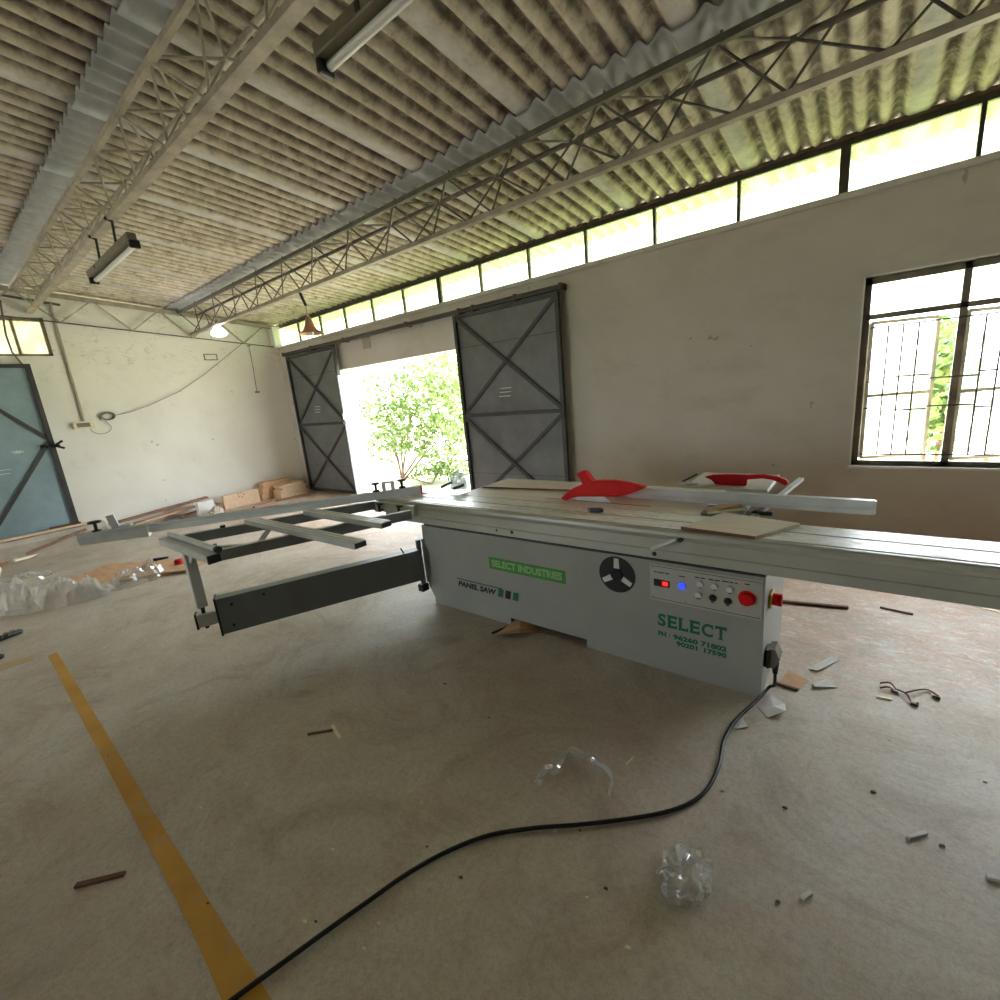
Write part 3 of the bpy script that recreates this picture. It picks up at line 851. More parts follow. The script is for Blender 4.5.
def text(body, name, mat, parent, x0, x1, z0, z1, y, bold=0.0, shear=0.0, spacing=1.0, depth=.0004):
    """flat lettering facing the camera side (-Y), fitted to a rectangle"""
    cu = bpy.data.curves.new('txt', 'FONT'); cu.body = body; cu.offset = bold; cu.shear = shear; cu.space_character = spacing
    cu.extrude = .01; cu.resolution_u = 3
    ob = bpy.data.objects.new('txt', cu); COL.objects.link(ob)
    dg = bpy.context.evaluated_depsgraph_get(); dg.update()
    me = bpy.data.meshes.new_from_object(ob.evaluated_get(dg))
    bpy.data.objects.remove(ob)
    xs = [v.co.x for v in me.vertices]; ys = [v.co.y for v in me.vertices]
    ax, bx, ay, by = min(xs), max(xs), min(ys), max(ys)
    for v in me.vertices:
        v.co = Vector(((v.co.x-ax)/(bx-ax)*(x1-x0), -depth if v.co.z > 0 else 0, (v.co.y-ay)/(by-ay)*(z1-z0)))
    me.materials.clear(); me.materials.append(MATS[mat]); me.name = name
    o = bpy.data.objects.new(name, me); COL.objects.link(o)
    ORG[o.name] = Vector((x0, y, z0)); o.parent = parent; o.location = Vector((x0, y, z0))-ORG[parent.name]
    return o
yf = CY0-.0008
# stickers and lettering on the cabinet front
st = None
mb = MB(); mb.box(-2.05, -1.425, CY0-.001, CY0, .405, .495); st = build(mb, 'sticker', 'lime_sticker', saw)
text('SELECT INDUSTRIES', 'lettering', 'lime_letter', st, -2.025, -1.45, .425, .478, CY0-.0012, .045)
mb = MB()
mb.box(-2.39, -1.955, CY0-.001, CY0, .262, .270); build(mb, 'stripe', 'green_print', saw)
text('PANEL SAW', 'lettering', 'black_print', saw, -2.385, -2.005, .205, .250, yf, .05, .25)
for k, m in enumerate(('green_print', 'black_print', 'green_print')):
    x = -1.994+.066*k
    mb = MB(); mb.prism([(x-.005, .200), (x+.042, .200), (x+.055, .262), (x+.008, .262)], lambda a, b: (a, CY0-.001, b), lambda a, b: (a, CY0, b)); build(mb, 'stripe', m, saw)
# SELECT in slab letters
sx0, sx1, sz0, sz1 = -.845, -.487, .275, .350
x = sx0
for ch, w_ in zip('SELECT', (.050, .054, .054, .054, .062, .060)):
    text(ch, 'lettering', 'green_print', saw, x, x+w_-.006, sz0, sz1, yf, .03)
    serif = {'E': ((-.004, .018, sz0, sz0+.006), (-.004, .018, sz1-.006, sz1), (w_-.012, w_-.005, sz0, sz0+.020), (w_-.012, w_-.005, sz1-.020, sz1)),
             'L': ((-.004, .022, sz0, sz0+.006), (-.004, .022, sz1-.006, sz1), (w_-.012, w_-.005, sz0, sz0+.022)),
             'T': ((.014, .040, sz0, sz0+.006), (-.001, .006, sz1-.020, sz1), (w_-.013, w_-.006, sz1-.020, sz1)),
             'C': ((w_-.013, w_-.006, sz1-.028, sz1-.004),), 'S': ((w_-.015, w_-.009, sz1-.024, sz1-.003), (.001, .007, sz0+.003, sz0+.024))}[ch]
    for a_, b_, c_, d_ in serif:
        mb = MB(); mb.box(x+a_, x+b_, CY0-.001, CY0, c_, d_); build(mb, 'lettering_serif', 'green_print', saw)
    x += w_+(sx1-sx0-.334)/5
for w_, a_, b_ in (('PH', -.845, -.800), (':', -.784, -.778), ('96260', -.762, -.632), ('71802', -.618, -.490)):
    text(w_, 'lettering', 'green_print', saw, a_, b_, .212 if w_ != ':' else .216, .243 if w_ != ':' else .238, yf, .05)
for w_, a_, b_ in (('90201', -.745, -.634), ('17590', -.601, -.490)):
    text(w_, 'lettering', 'green_print', saw, a_, b_, .176, .206, yf, .05)

# black round fan plate with three pale wedges
fan = empty('fan_emblem', (-1.08, CY0, .535)); fan.parent = saw; fan.location = ORG['fan_emblem']-ORG[saw.name]
def disc(mb, cx, cz, r, y0, y1, n=40):
    mb.prism([(cx+r*math.cos(2*math.pi*k/n), cz+r*math.sin(2*math.pi*k/n)) for k in range(n)], lambda a, b: (a, y0, b), lambda a, b: (a, y1, b))
mb = MB(); disc(mb, -1.08, .535, .110, CY0-.003, CY0); build(mb, 'disc', 'black_plastic', fan)
for k in range(3):
    a = P2+2*math.pi*k/3; poly = []
    for r_, da in ((.042, -.42), (.100, -.14), (.100, .14), (.042, .42)): poly.append((-1.08+r_*math.cos(a+da), .535+r_*math.sin(a+da)))
    mb = MB(); mb.prism(poly, lambda p, q: (p, CY0-.0045, q), lambda p, q: (p, CY0-.003, q)); build(mb, 'wedge', 'white_print', fan)
mb = MB(); disc(mb, -1.08, .535, .035, CY0-.012, CY0-.003, 24); build(mb, 'hub', 'groove_black', fan)

# control panel
pan = empty('control_panel', (-.61, CY0, .43)); pan.parent = saw; pan.location = ORG['control_panel']-ORG[saw.name]
px0, px1, pz0, pz1 = -.885, -.338, .428, .640
mb = MB(); mb.box(px0, px1, CY0-.006, CY0, pz0, pz1, .002); build(mb, 'plate', 'machine_pale', pan)
for zz in (pz1-.014, pz0+.012):
    mb = MB(); mb.box(px0+.006, px1-.006, CY0-.0068, CY0-.006, zz, zz+.0022); build(mb, 'line', 'groove_black', pan)
for x in (px0+.015, px0+.19, px0+.37, px1-.015):
    for zz in (pz0+.022, pz1-.022):
        mb = MB(); disc(mb, x, zz, .005, CY0-.009, CY0-.006, 10); build(mb, 'screw', 'steel', pan)
yp = CY0-.006
mb = MB(); mb.box(-.862, -.776, yp-.004, yp, .515, .553, .002); ds = build(mb, 'display', 'black_plastic', pan)
mb = MB(); mb.box(-.822, -.780, yp-.0046, yp-.004, .519, .549); build(mb, 'display_window', 'dark_red_plastic', ds)
for x in (-.812, -.798):      # two lit characters, not legible in the photograph
    mb = MB()
    for a_, b_, c_, d_ in ((0, .010, .5265, .5285), (0, .010, .5345, .5365), (0, .010, .5425, .5445), (0, .002, .5265, .5445), (.008, .010, .5265, .5445)): mb.box(x+a_, x+b_, yp-.0054, yp-.0046, c_, d_)
    build(mb, 'lit_character', 'red_digits', ds)
def button(x, z, r, mat, ring=None, h=.012):
    root_ = None
    mb = MB(); disc(mb, x, z, r*1.25, yp-.004, yp, 24); o = build(mb, 'button', ring or mat, pan)
    mb = MB(); disc(mb, x, z, r, yp-h, yp-.004, 24); build(mb, 'cap', mat, o)
button(-.712, .540, .017, 'blue_lamp', 'steel', .010)
for x, z in ((-.622, .570), (-.553, .570), (-.483, .568), (-.630, .508)): button(x, z, .0145, 'white_print', 'anodised')
for x, z in ((-.560, .505), (-.490, .502)): button(x, z, .0145, 'black_plastic', 'black_plastic')
button(-.405, .537, .031, 'red_plastic', 'red_plastic', .028)
# captions too small to read in the photograph: word-shaped dark marks only
for words, z in ((((-.860, -.842), (-.838, -.806), (-.802, -.780)), .592), (((-.730, -.696),), .590), (((-.648, -.626), (-.622, -.598)), .599), (((-.582, -.558), (-.553, -.528)), .600),
                 (((-.518, -.486), (-.482, -.466), (-.460, -.448)), .602), (((-.417, -.395),), .606), (((-.627, -.617),), .545), (((-.558, -.548),), .545), (((-.488, -.478),), .543),
                 (((-.640, -.620),), .482), (((-.568, -.552),), .478), (((-.498, -.482),), .475)):
    for a_, b_ in words:
        mb = MB(); mb.box(a_, b_, yp-.0006, yp, z, z+.0055); build(mb, 'caption_mark', 'black_print', pan)

# isolator switch and plug on the right end
iso = empty('isolator', (CX1, 2.47, .46)); iso.parent = saw; iso.location = ORG['isolator']-ORG[saw.name]
mb = MB(); mb.box(CX1, CX1+.014, 2.435, 2.515, .445, .525, .006); build(mb, 'plate', 'yellow_plastic', iso)
mb = MB(); mb.cyl((CX1+.014, 2.475, .485), (CX1+.035, 2.475, .485), .030, 18); mb.bar((CX1+.040, 2.475, .455), (CX1+.040, 2.475, .515), .028, .020, (0, 1, 0)); mb.bar((CX1+.040, 2.445, .485), (CX1+.040, 2.505, .485), .028, .020); build(mb, 'knob', 'red_plastic', iso)
plug = empty('plug', (CX1, 2.43, .10)); plug.parent = saw; plug.location = ORG['plug']-ORG[saw.name]
mb = MB(); mb.box(CX1, CX1+.030, 2.375, 2.465, .145, .245, .008); build(mb, 'socket', 'black_plastic', plug)
mb = MB(); mb.prism([(CX1+.018, .25), (CX1+.045, .258), (CX1+.068, .205), (CX1+.045, .15), (CX1+.022, .15)], lambda x, z: (x, 2.385, z), lambda x, z: (x, 2.475, z)); build(mb, 'lid', 'wire_grey', plug)
mb = MB(); mb.cyl((CX1+.044, 2.43, .165), (CX1+.046, 2.42, .105), .018, 12, .012); build(mb, 'gland', 'black_plastic', plug)

# sliding carriage: one extruded profile with slots
KX0, KX1 = -3.12, .95
ZT = .866
prof = [(2.30, .680), (2.30, .728), (2.307, .731), (2.307, .737), (2.295, .741), (2.295, .800), (2.262, .808), (2.238, .822), (2.226, .842), (2.228, .858), (2.238, ZT),
        (2.256, ZT), (2.256, ZT-.012), (2.266, ZT-.012), (2.266, ZT), (2.395, ZT), (2.395, ZT-.012), (2.407, ZT-.012), (2.407, ZT), (2.535, ZT), (2.54, ZT-.004), (2.54, .680)]
mb = MB(); mb.prism(prof, lambda y, z: (KX0, y, z), lambda y, z: (KX1, y, z)); car = build(mb, 'carriage', 'machine_pale', saw)
mb = MB(); mb.box(KX0+.001, KX1-.001, 2.268, 2.394, ZT, ZT+.0012); build(mb, 'top_strip', 'table_metal', car)
mb = MB(); mb.box(KX0+.001, KX1-.001, 2.408, 2.534, ZT, ZT+.0012); build(mb, 'top_strip', 'table_metal', car)
for y0, y1 in ((2.2565, 2.2655), (2.3955, 2.4065)):
    mb = MB(); mb.box(KX0+.001, KX1-.001, y0, y1, ZT-.012, ZT-.008); build(mb, 'slot', 'groove_black', car)  # black strip on each slot floor stands in for shade
for x in (-1.93, -1.80, -.85, .52):
    mb = MB(); disc(mb, x, .712 if x < -.9 else .705, .012 if x != -1.93 else .008, 2.297, 2.30, 14); build(mb, 'bolt', 'black_plastic', car)
p = on_y(656, 546, 2.235)
mb = MB(); mb.cyl((-.832, 2.205, .768), (-.708, 2.222, .828), .009, 10); build(mb, 'locking_lever', 'white_print', car)
mb = MB(); disc(mb, -.690, .828, .012, 2.215, 2.25, 12); build(mb, 'lever_boss', 'black_plastic', car)

# fixed saw table behind the carriage
TX0, TX1, TY0, TY1 = -2.50, -.70, 2.556, 3.20
mb = MB(); mb.box(TX0, TX1, TY0, TY1, .815, ZT-.003, .004); tab = build(mb, 'table_top', 'table_laminate', saw)
mb = MB(); mb.box(TX0+.1, TX1-.05, TY0+.05, TY1-.08, .68, .815); build(mb, 'table_body', 'machine_grey', saw)
mb = MB(); mb.box(-1.75, -1.0, 2.655, 2.662, ZT-.003, ZT-.002); build(mb, 'blade_slot', 'groove_black', tab)
# extension table with its bracket
mb = MB(); mb.box(-.98, -.47, 3.24, 3.74, .838, ZT, .004); ext = build(mb, 'extension_table', 'machine_pale', saw)
mb = MB(); mb.bar((-.90, 3.10, .80), (-.90, 3.70, .82), .04, .04); mb.bar((-.56, 2.95, .80), (-.56, 3.70, .82), .04, .04); mb.bar((-.72, 3.6, .80), (-.95, 2.95, .3), .03, .04); build(mb, 'extension_bracket', 'machine_grey', saw)
# guide bar and rip fence
mb = MB(); mb.bar((-.455, 2.70, .835), (-.33, 3.63, .865), .03, .02); build(mb, 'guide_bar', 'anodised', saw)
mb = MB(); mb.box(TX1, -.40, 2.60, 2.655, .80, .845); build(mb, 'fence_rail', 'machine_grey', saw)
mb = MB(); mb.box(TX1, -.50, 2.66, 2.95, .78, .80); build(mb, 'gap_shade', 'black_plastic', saw)  # black sheet paints the shade inside the open gap
mb = MB(); mb.prism([(2.80, .870), (2.80, .894), (2.804, .895), (2.804, .899), (2.80, .900), (2.80, .940), (2.838, .940), (2.838, .870)], lambda y, z: (-1.44, y, z), lambda y, z: (.052, y, z)); rf = build(mb, 'rip_fence', 'anodised', saw)
mb = MB(); mb.prism([(2.803, .873), (2.803, .937), (2.835, .937), (2.835, .873)], lambda y, z: (.052, y, z), lambda y, z: (.058, y, z)); build(mb, 'end_cap', 'white_print', rf)
mb = MB(); mb.box(-.56, -.34, 2.84, 2.98, .862, .905, .006); build(mb, 'fence_carrier', 'machine_pale', rf)
mb = MB(); mb.box(-.47, -.37, 2.745, 2.765, .838, .858, .003); build(mb, 'clamp', 'black_plastic', rf)
mb = MB(); mb.box(-.72, -.50, 2.62, 2.80, ZT-.02, ZT-.004); build(mb, 'insert_plate', 'anodised_dark', saw)

# red blade guard, riving knife and mount
gy = 2.64
out_ = [(560, 499), (566, 493), (573, 488), (582, 484.5), (580, 480), (576, 474.5), (580, 471.5), (584.5, 472), (588, 476), (592, 481.5), (600, 481), (612, 481), (625, 483), (637, 486), (645, 488), (638, 491), (628, 494.5), (618, 496.5), (604, 497), (590, 497), (578, 497), (572, 498), (566, 501)]
poly = [(on_y(x, y, gy).x, on_y(x, y, gy).z) for x, y in out_]
mb = MB(); mb.prism(poly, lambda a, b: (a, gy, b), lambda a, b: (a, gy+.055, b)); grd = build(mb, 'blade_guard', 'red_plastic', saw)
bv = grd.modifiers.new('bevel', 'BEVEL'); bv.width = .006; bv.segments = 2; bv.limit_method = 'ANGLE'
poly = [(on_y(x, y, gy+.01).x, on_y(x, y, gy+.01).z) for x, y in ((566, 499), (571, 503), (577, 497), (600, 496), (612, 506), (590, 507), (573, 503))]
poly = [(on_y(x, y, gy+.02).x, max(ZT, on_y(x, y, gy+.02).z)) for x, y in ((573, 497), (604, 496.5), (612, 503), (616, 507), (576, 505))]
mb = MB(); mb.prism(poly, lambda a, b: (a, gy+.02, b), lambda a, b: (a, gy+.026, b)); build(mb, 'riving_knife', 'steel', grd)
poly = [(on_y(x, y, gy).x, max(ZT, on_y(x, y, gy).z)) for x, y in ((560, 500), (567, 499), (574, 497), (566, 504), (561, 505))]
mb = MB(); mb.prism([(poly[0][0], poly[0][1]), (poly[2][0], poly[2][1]), (poly[2][0]-.03, ZT-.002), (poly[0][0]-.01, ZT-.002)], lambda a, b: (a, gy+.01, b), lambda a, b: (a, gy+.045, b)); build(mb, 'mount', 'steel', grd)

# swing arm, parallelogram outrigger frame
A0 = Vector((-2.74, 2.27, .345)); A1 = Vector((-3.31, 1.0, .345)); ad = (A1-A0).normalized()
mb = MB(); mb.bar(A0, A1, .085, .25); arm = build(mb, 'swing_arm', 'arm_grey', saw)
mb = MB(); mb.bar(A1, A1+ad*.012, .098, .265); build(mb, 'arm_end_cap', 'black_plastic', arm)
side = Vector((ad.y, -ad.x, 0));
if side.x < 0: side = -side
for f, zz in ((.94, .415), (.95, .27), (.80, .43)):
    c0 = A0.lerp(A1, f)+side*.0425; c0.z = zz
    mb = MB(); mb.cyl(c0, c0+side*.006, .010, 10); build(mb, 'bolt', 'black_plastic', arm)
stub = A1+ad*.01; stub.z = .345; se = A1+ad*.125; se.z = .345
mb = MB(); mb.bar(stub, se, .06, .085); sb = build(mb, 'arm_stub', 'anodised', saw)
mb = MB(); mb.bar(se, se+ad*.012, .066, .105); build(mb, 'arm_stub_cap', 'black_plastic', sb)
LEG = A1+ad*.085
mb = MB(); mb.cyl((LEG.x, LEG.y, .28), (LEG.x, LEG.y, .45), .012, 10); build(mb, 'leg_screw', 'black_plastic', saw)
mb = MB(); mb.bar((LEG.x, LEG.y, .43), (LEG.x, LEG.y, .82), .06, .035, (1, 0, 0)); lg = build(mb, 'support_leg', 'anodised', saw)
mb = MB(); mb.prism([(LEG.x-.12, .82), (LEG.x+.12, .82), (LEG.x+.04, .74), (LEG.x-.04, .74)], lambda x, z: (x, LEG.y-.012, z), lambda x, z: (x, LEG.y+.012, z)); build(mb, 'gusset', 'anodised', lg)
# hinge bracket at the cabinet
mb = MB(); mb.box(-2.76, -2.72, 2.335, 2.42, .16, .53); hb = build(mb, 'hinge_bracket', 'anodised_dark', saw)
mb = MB(); mb.cyl((-2.745, 2.29, .14), (-2.745, 2.29, .54), .020, 12); build(mb, 'hinge_pin', 'anodised_dark', hb)
mb = MB(); mb.box(-2.775, -2.715, 2.25, 2.32, .11, .17, .005); mb.cyl((-2.745, 2.285, .17), (-2.78, 2.14, .512), .006, 6); build(mb, 'hinge_block', 'black_plastic', hb)

EY = .915
mb = MB(); mb.box(-3.74, -2.90, EY-.035, EY+.03, .818, .862, .003); eb = build(mb, 'end_bar', 'anodised', saw)
mb = MB(); mb.box(-2.90, -2.885, EY-.037, EY+.032, .816, .864); build(mb, 'end_bar_cap', 'black_plastic', eb)
mb = MB(); mb.cyl((-3.72, EY+.035, .880), (-2.93, EY+.035, .880), .018, 16); rl = build(mb, 'roller', 'anodised', saw)
mb = MB(); mb.cyl((-2.93, EY+.035, .880), (-2.905, EY+.035, .880), .021, 16); build(mb, 'roller_end', 'black_plastic', rl)
# skewed rails
R0, R1 = Vector((-3.02, .95, .822)), Vector((-2.545, 2.09, .822))
Q0, Q1 = Vector((-3.72, .95, .822)), Vector((-3.10, 2.20, .822))
for a, b in ((R0, R1), (Q0, Q1)):
    mb = MB(); mb.bar(a, b, .045, .065); build(mb, 'skew_rail', 'anodised_dark', saw)
# inner bar along the carriage with two black clamps
mb = MB(); mb.box(-3.12, -2.62, 2.185, 2.225, .775, .852, .003); ib = build(mb, 'inner_bar', 'machine_pale', saw)
for x in (-3.0, -2.76):
    mb = MB(); mb.box(x-.02, x+.02, 2.13, 2.185, .79, .80); mb.cyl((x, 2.16, .78), (x, 2.16, .85), .010, 8); mb.bar((x-.03, 2.17, .845), (x+.03, 2.17, .845), .02, .012); build(mb, 'clamp', 'black_plastic', ib)
# loose cross bars of the frame
for (xa, xb, yc) in ((-3.50, -2.15, 1.39), (-3.28, -2.34, 1.72)):
    mb = MB(); mb.box(xa, xb, yc-.04, yc+.04, .855, .892, .003); cb = build(mb, 'cross_bar', 'anodised', saw)
    for o_ in (-.018, .012): 
        mb = MB(); mb.box(xa+.004, xb-.004, yc+o_, yc+o_+.006, .892, .8926); build(mb, 'groove', 'anodised_dark', cb)
    mb = MB(); mb.box(xb, xb+.003, yc-.036, yc+.036, .859, .888); build(mb, 'end_cap', 'black_plastic', cb)
# diagonal brace under the frame
mb = MB(); mb.bar((-3.44, 1.5, .80), (-3.40, 1.36, .70), .02, .03); build(mb, 'strut', 'anodised', saw)
mb = MB(); mb.bar((-3.12, 1.02, .845), (-2.96, 1.14, .845), .03, .008); mb.cyl((-3.10, 1.0, .84), (-3.10, 1.0, .875), .012, 8); build(mb, 'stop_lever', 'anodised_dark', saw)
mb = MB(); mb.box(-3.66, -3.52, .96, 1.02, .78, .83); build(mb, 'frame_corner', 'black_plastic', saw)
mb = MB(); mb.cyl((-3.60, 1.24, .835), (-3.60, 1.24, .87), .018, 10); build(mb, 'frame_knob', 'black_plastic', saw)

# crosscut fence at an angle over the frame
F0 = on_z(100, 530, .93); F1 = on_z(420, 485.5, .93)
fd = (F1-F0).normalized(); fs_ = Vector((fd.y, -fd.x, 0))
def along(s, off, z): return Vector((F0.x, F0.y, 0))+fd*s+fs_*off+Vector((0, 0, z))
FL = (F1-F0).length
mb = MB()
mb.prism([(-.02, .865), (.02, .865), (.02, .90), (.016, .902), (.016, .907), (.02, .91), (.02, .928), (.012, .93), (-.012, .93), (-.02, .928)], lambda o, z: along(.10, o, z), lambda o, z: along(FL, o, z))
fence = build(mb, 'crosscut_fence', 'fence_metal', saw)
for o_ in (-.008, .006):
    mb = MB(); mb.prism([(o_, .93), (o_+.003, .93), (o_+.003, .9305), (o_, .9305)], lambda o, z: along(.10, o, z), lambda o, z: along(FL, o, z)); build(mb, 'groove', 'anodised_dark', fence)
mb = MB(); mb.prism([(.02, .865), (.024, .865), (.024, .932), (.02, .936), (-.02, .936), (-.02, .932), (.018, .932)], lambda o, z: along(FL, o, z), lambda o, z: along(FL+.012, o, z)); mb.bar(along(FL+.01, .03, .868), along(FL+.045, .035, .868), .012, .008); build(mb, 'end_plate', 'red_plastic', fence)
# telescopic extension at the far left end
mb = MB(); mb.prism([(-.03, .848), (.024, .842), (.032, .905), (.022, .925), (-.03, .927)], lambda o, z: along(-.13, o, z), lambda o, z: along(.30, o+.02, z)); ex = build(mb, 'fence_extension', 'anodised', fence)
mb = MB(); mb.prism([(-.026, .854), (.019, .848), (.026, .903), (.017, .919), (-.026, .921)], lambda o, z: along(-.134, o, z), lambda o, z: along(-.130, o, z)); build(mb, 'end_mouth', 'black_plastic', ex)
def knob(s, z, r=.032, hh=.055):
    c0 = along(s, 0, z)
    mb = MB(); mb.lathe([(0, 0), (.028, 0), (.028, .012), (.011, .016), (.011, hh), (r, hh+.004), (r, hh+.014), (r*.8, hh+.019), (0, hh+.020)], c0, 16); return build(mb, 'knob', 'black_plastic', fence)
knob(-.02, .92, .04, .06)
s1 = None
def fence_s(px, py, z=.93):
    q = on_z(px, py, z); return (Vector((q.x, q.y, 0))-Vector((F0.x, F0.y, 0))).dot(fd)
knob(fence_s(376, 488), .93); knob(fence_s(401, 485), .93)
c0 = .10
mb = MB(); mb.bar(along(c0, .0, .925), along(c0-.02, .0, 1.025), .05, .012, fs_); mb.box(*(lambda q: (q.x-.035, q.x+.035, q.y-.03, q.y+.03))(along(c0+.05, .0, 0)), .925, .945); build(mb, 'flip_stop', 'anodised', fence)
c1 = fence_s(388, 487)
for off in (-.035, .035):
    mb = MB(); mb.bar(along(c1+off, .026, .862), along(c1+off, .026, 1.0), .03, .008, fs_); build(mb, 'flip_stop_plate', 'fence_metal', fence)
mb = MB(); mb.bar(along(c1-.045, .03, 1.003), along(c1+.045, .03, .995), .03, .014); mb.bar(along(c1-.04, .03, .868), along(c1+.04, .03, .868), .02, .008); build(mb, 'flip_stop_clip', 'fence_metal', fence)

# ------------------------------------------------------------------ things lying on the saw
def slab(poly, z0, z1, name, mat, label=None, cat=None, parent=None, group=None):
    mb = MB(); mb.prism(poly, lambda x, y: (x, y, z0), lambda x, y: (x, y, z1)); o = build(mb, name, mat, parent)
    if label: tag(o, label, cat, group)
    return o
zt_ = ZT+.0015
bd = slab([(-.70, 2.262), (-.365, 2.232), (-.222, 2.50), (-.575, 2.585)], zt_+.0005, zt_+.0175, 'laminate_board', 'laminate', 'small wood-grain laminate board lying on the sliding carriage', 'board')
for a, b in (((-.70, 2.262), (-.365, 2.232)),):
    mb = MB(); mb.bar((a[0], a[1], zt_+.009), (b[0], b[1], zt_+.009), .001, .016); build(mb, 'edge', 'board_edge', bd)
slab([(-.30, 2.42), (-.205, 2.48), (-.215, 2.51), (-.33, 2.44)], zt_+.0002, zt_+.002, 'paper_scrap', 'paper', 'white paper scrap tucked at the board corner on the carriage', 'paper')
# long board on the fixed table
bl = slab([(-2.46, 2.80), (-1.58, 2.90), (-1.60, 3.14), (-2.38, 3.05)], ZT-.002, ZT+.012, 'veneer_board', 'laminate', 'long thin veneer board lying on the fixed saw table', 'board')
mb = MB(); mb.bar((-2.46, 2.80, ZT+.005), (-1.58, 2.90, ZT+.005), .001, .013); build(mb, 'edge', 'board_edge', bl)
slab([(-1.66, 2.89), (-1.50, 2.90), (-1.50, 2.98), (-1.66, 2.97)], ZT-.002, ZT+.018, 'wood_offcut', 'old_wood', 'brown wood offcut on the saw table behind the blade guard', 'offcut')
slab([(-.69, 2.66), (-.62, 2.66), (-.52, 2.82), (-.58, 2.82)], ZT-.002, ZT+.014, 'wood_offcut', 'raw_wood', 'pale wood offcut lying by the fence gap', 'offcut')
mb = MB(); mb.bar((-.66, 2.60, ZT+.004), (-.50, 2.72, ZT+.008), .014, .01)
tag(build(mb, 'wood_strip', 'stick_pale'), 'pale wood strip lying across the fence gap', 'stick')
# loose red guard on the extension table
gy2 = 3.33
pts2 = [(704, 483), (712, 481), (730, 480.5), (748, 481.5), (762, 481), (778, 483.5), (786, 486.5), (788, 490), (785, 492.5), (780, 490), (772, 486.5), (762, 485), (747, 486), (746, 492), (715, 490.5), (711, 486)]
poly = [(on_y(x, y, gy2).x, on_y(x, y, gy2).z) for x, y in pts2]; zmin = min(p[1] for p in poly)
poly = [(a, b-zmin+ZT) for a, b in poly]
mb = MB(); mb.prism(poly, lambda a, b: (a, gy2, b), lambda a, b: (a, gy2+.03, b)); o = build(mb, 'spare_guard', 'dark_red_plastic'); tag(o, 'dark red hooked plastic guard resting on the extension table', 'guard')
bv = o.modifiers.new('bevel', 'BEVEL'); bv.width = .004; bv.segments = 2; bv.limit_method = 'ANGLE'
root = empty('hold_down_clamp', (-1.0, 3.35, ZT)); tag(root, 'small black lever clamp beside the dark red guard', 'clamp')
q = on_y(690, 487, 3.3)
ORG[root.name] = Vector((q.x, 3.3, ZT)); root.location = ORG[root.name]
mb = MB(); mb.bar((q.x-.06, 3.3, ZT+.012), (q.x+.05, 3.3, ZT+.075), .012, .012); build(mb, 'lever', 'black_plastic', root)
mb = MB(); mb.box(q.x-.08, q.x+.06, 3.285, 3.315, ZT+.001, ZT+.018, .004); build(mb, 'foot', 'anodised', root)
# little dark blue tool on the carriage
q = on_z(595, 512, ZT)
mb = MB(); mb.prism([(q.x-.05, q.y), (q.x-.02, q.y-.025), (q.x+.035, q.y-.02), (q.x+.05, q.y+.005), (q.x+.02, q.y+.03), (q.x-.02, q.y+.02)], lambda x, y: (x, y, zt_), lambda x, y: (x+.004, y, zt_+.02))
tag(build(mb, 'tape_measure', 'strap_dark'), 'small dark blue tool lying on the carriage slot', 'tool')
# crumpled pale blue bag on the left end of the table
def crumple(name, mat, cx, cy, z0, rx, ry, rz, seed, n=14, m=9, squash=1.0, jag=.35):
    mb = MB(); vs = []
    for i in range(m+1):
        th = math.pi*.5*i/m
        for k in range(n):
            a = 2*math.pi*k/n
            d = Vector((math.cos(a)*math.cos(th), math.sin(a)*math.cos(th), math.sin(th)))
            f = 1+jag*noise.noise(d*2.3+Vector((seed, 0, 0)))+jag*.7*noise.noise(d*5.1+Vector((0, seed, 0)))
            vs.append((cx+rx*d.x*f, cy+ry*d.y*f, z0+max(0, rz*d.z*f)))
    fs = []
    for i in range(m):
        for k in range(n): j = (k+1) % n; fs.append((i*n+k, i*n+j, i*n+n+j, i*n+n+k))
    fs.append(tuple(range(n-1, -1, -1)))
    mb.add(vs, fs); return build(mb, name, mat)
q = on_z(456, 489, ZT)
root = empty('scooter_toy', (q.x, q.y, ZT)); root.name = 'crumpled_bag'; ORG['crumpled_bag'] = ORG['scooter_toy']
tag(root, 'crumpled pale blue bag with dark straps at the far end of the saw table', 'bag')
o = crumple('bag_body', 'blue_film', q.x, q.y+.03, ZT, .085, .06, .13, 3.3, 12, 7, jag=.45); o.parent = root; o.location = ORG[o.name]-ORG[root.name]
mb = MB(); mb.tube([(q.x-.15, q.y-.02, ZT+.012), (q.x-.08, q.y-.02, ZT+.04), (q.x-.02, q.y-.03, ZT+.06)], .011, 6); mb.tube([(q.x+.02, q.y-.05, ZT+.014), (q.x+.07, q.y-.03, ZT+.03), (q.x+.11, q.y-.01, ZT+.045)], .012, 6); mb.tube([(q.x-.07, q.y, ZT+.06), (q.x-.085, q.y, ZT+.13)], .004, 5)
build(mb, 'strap', 'strap_dark', root)

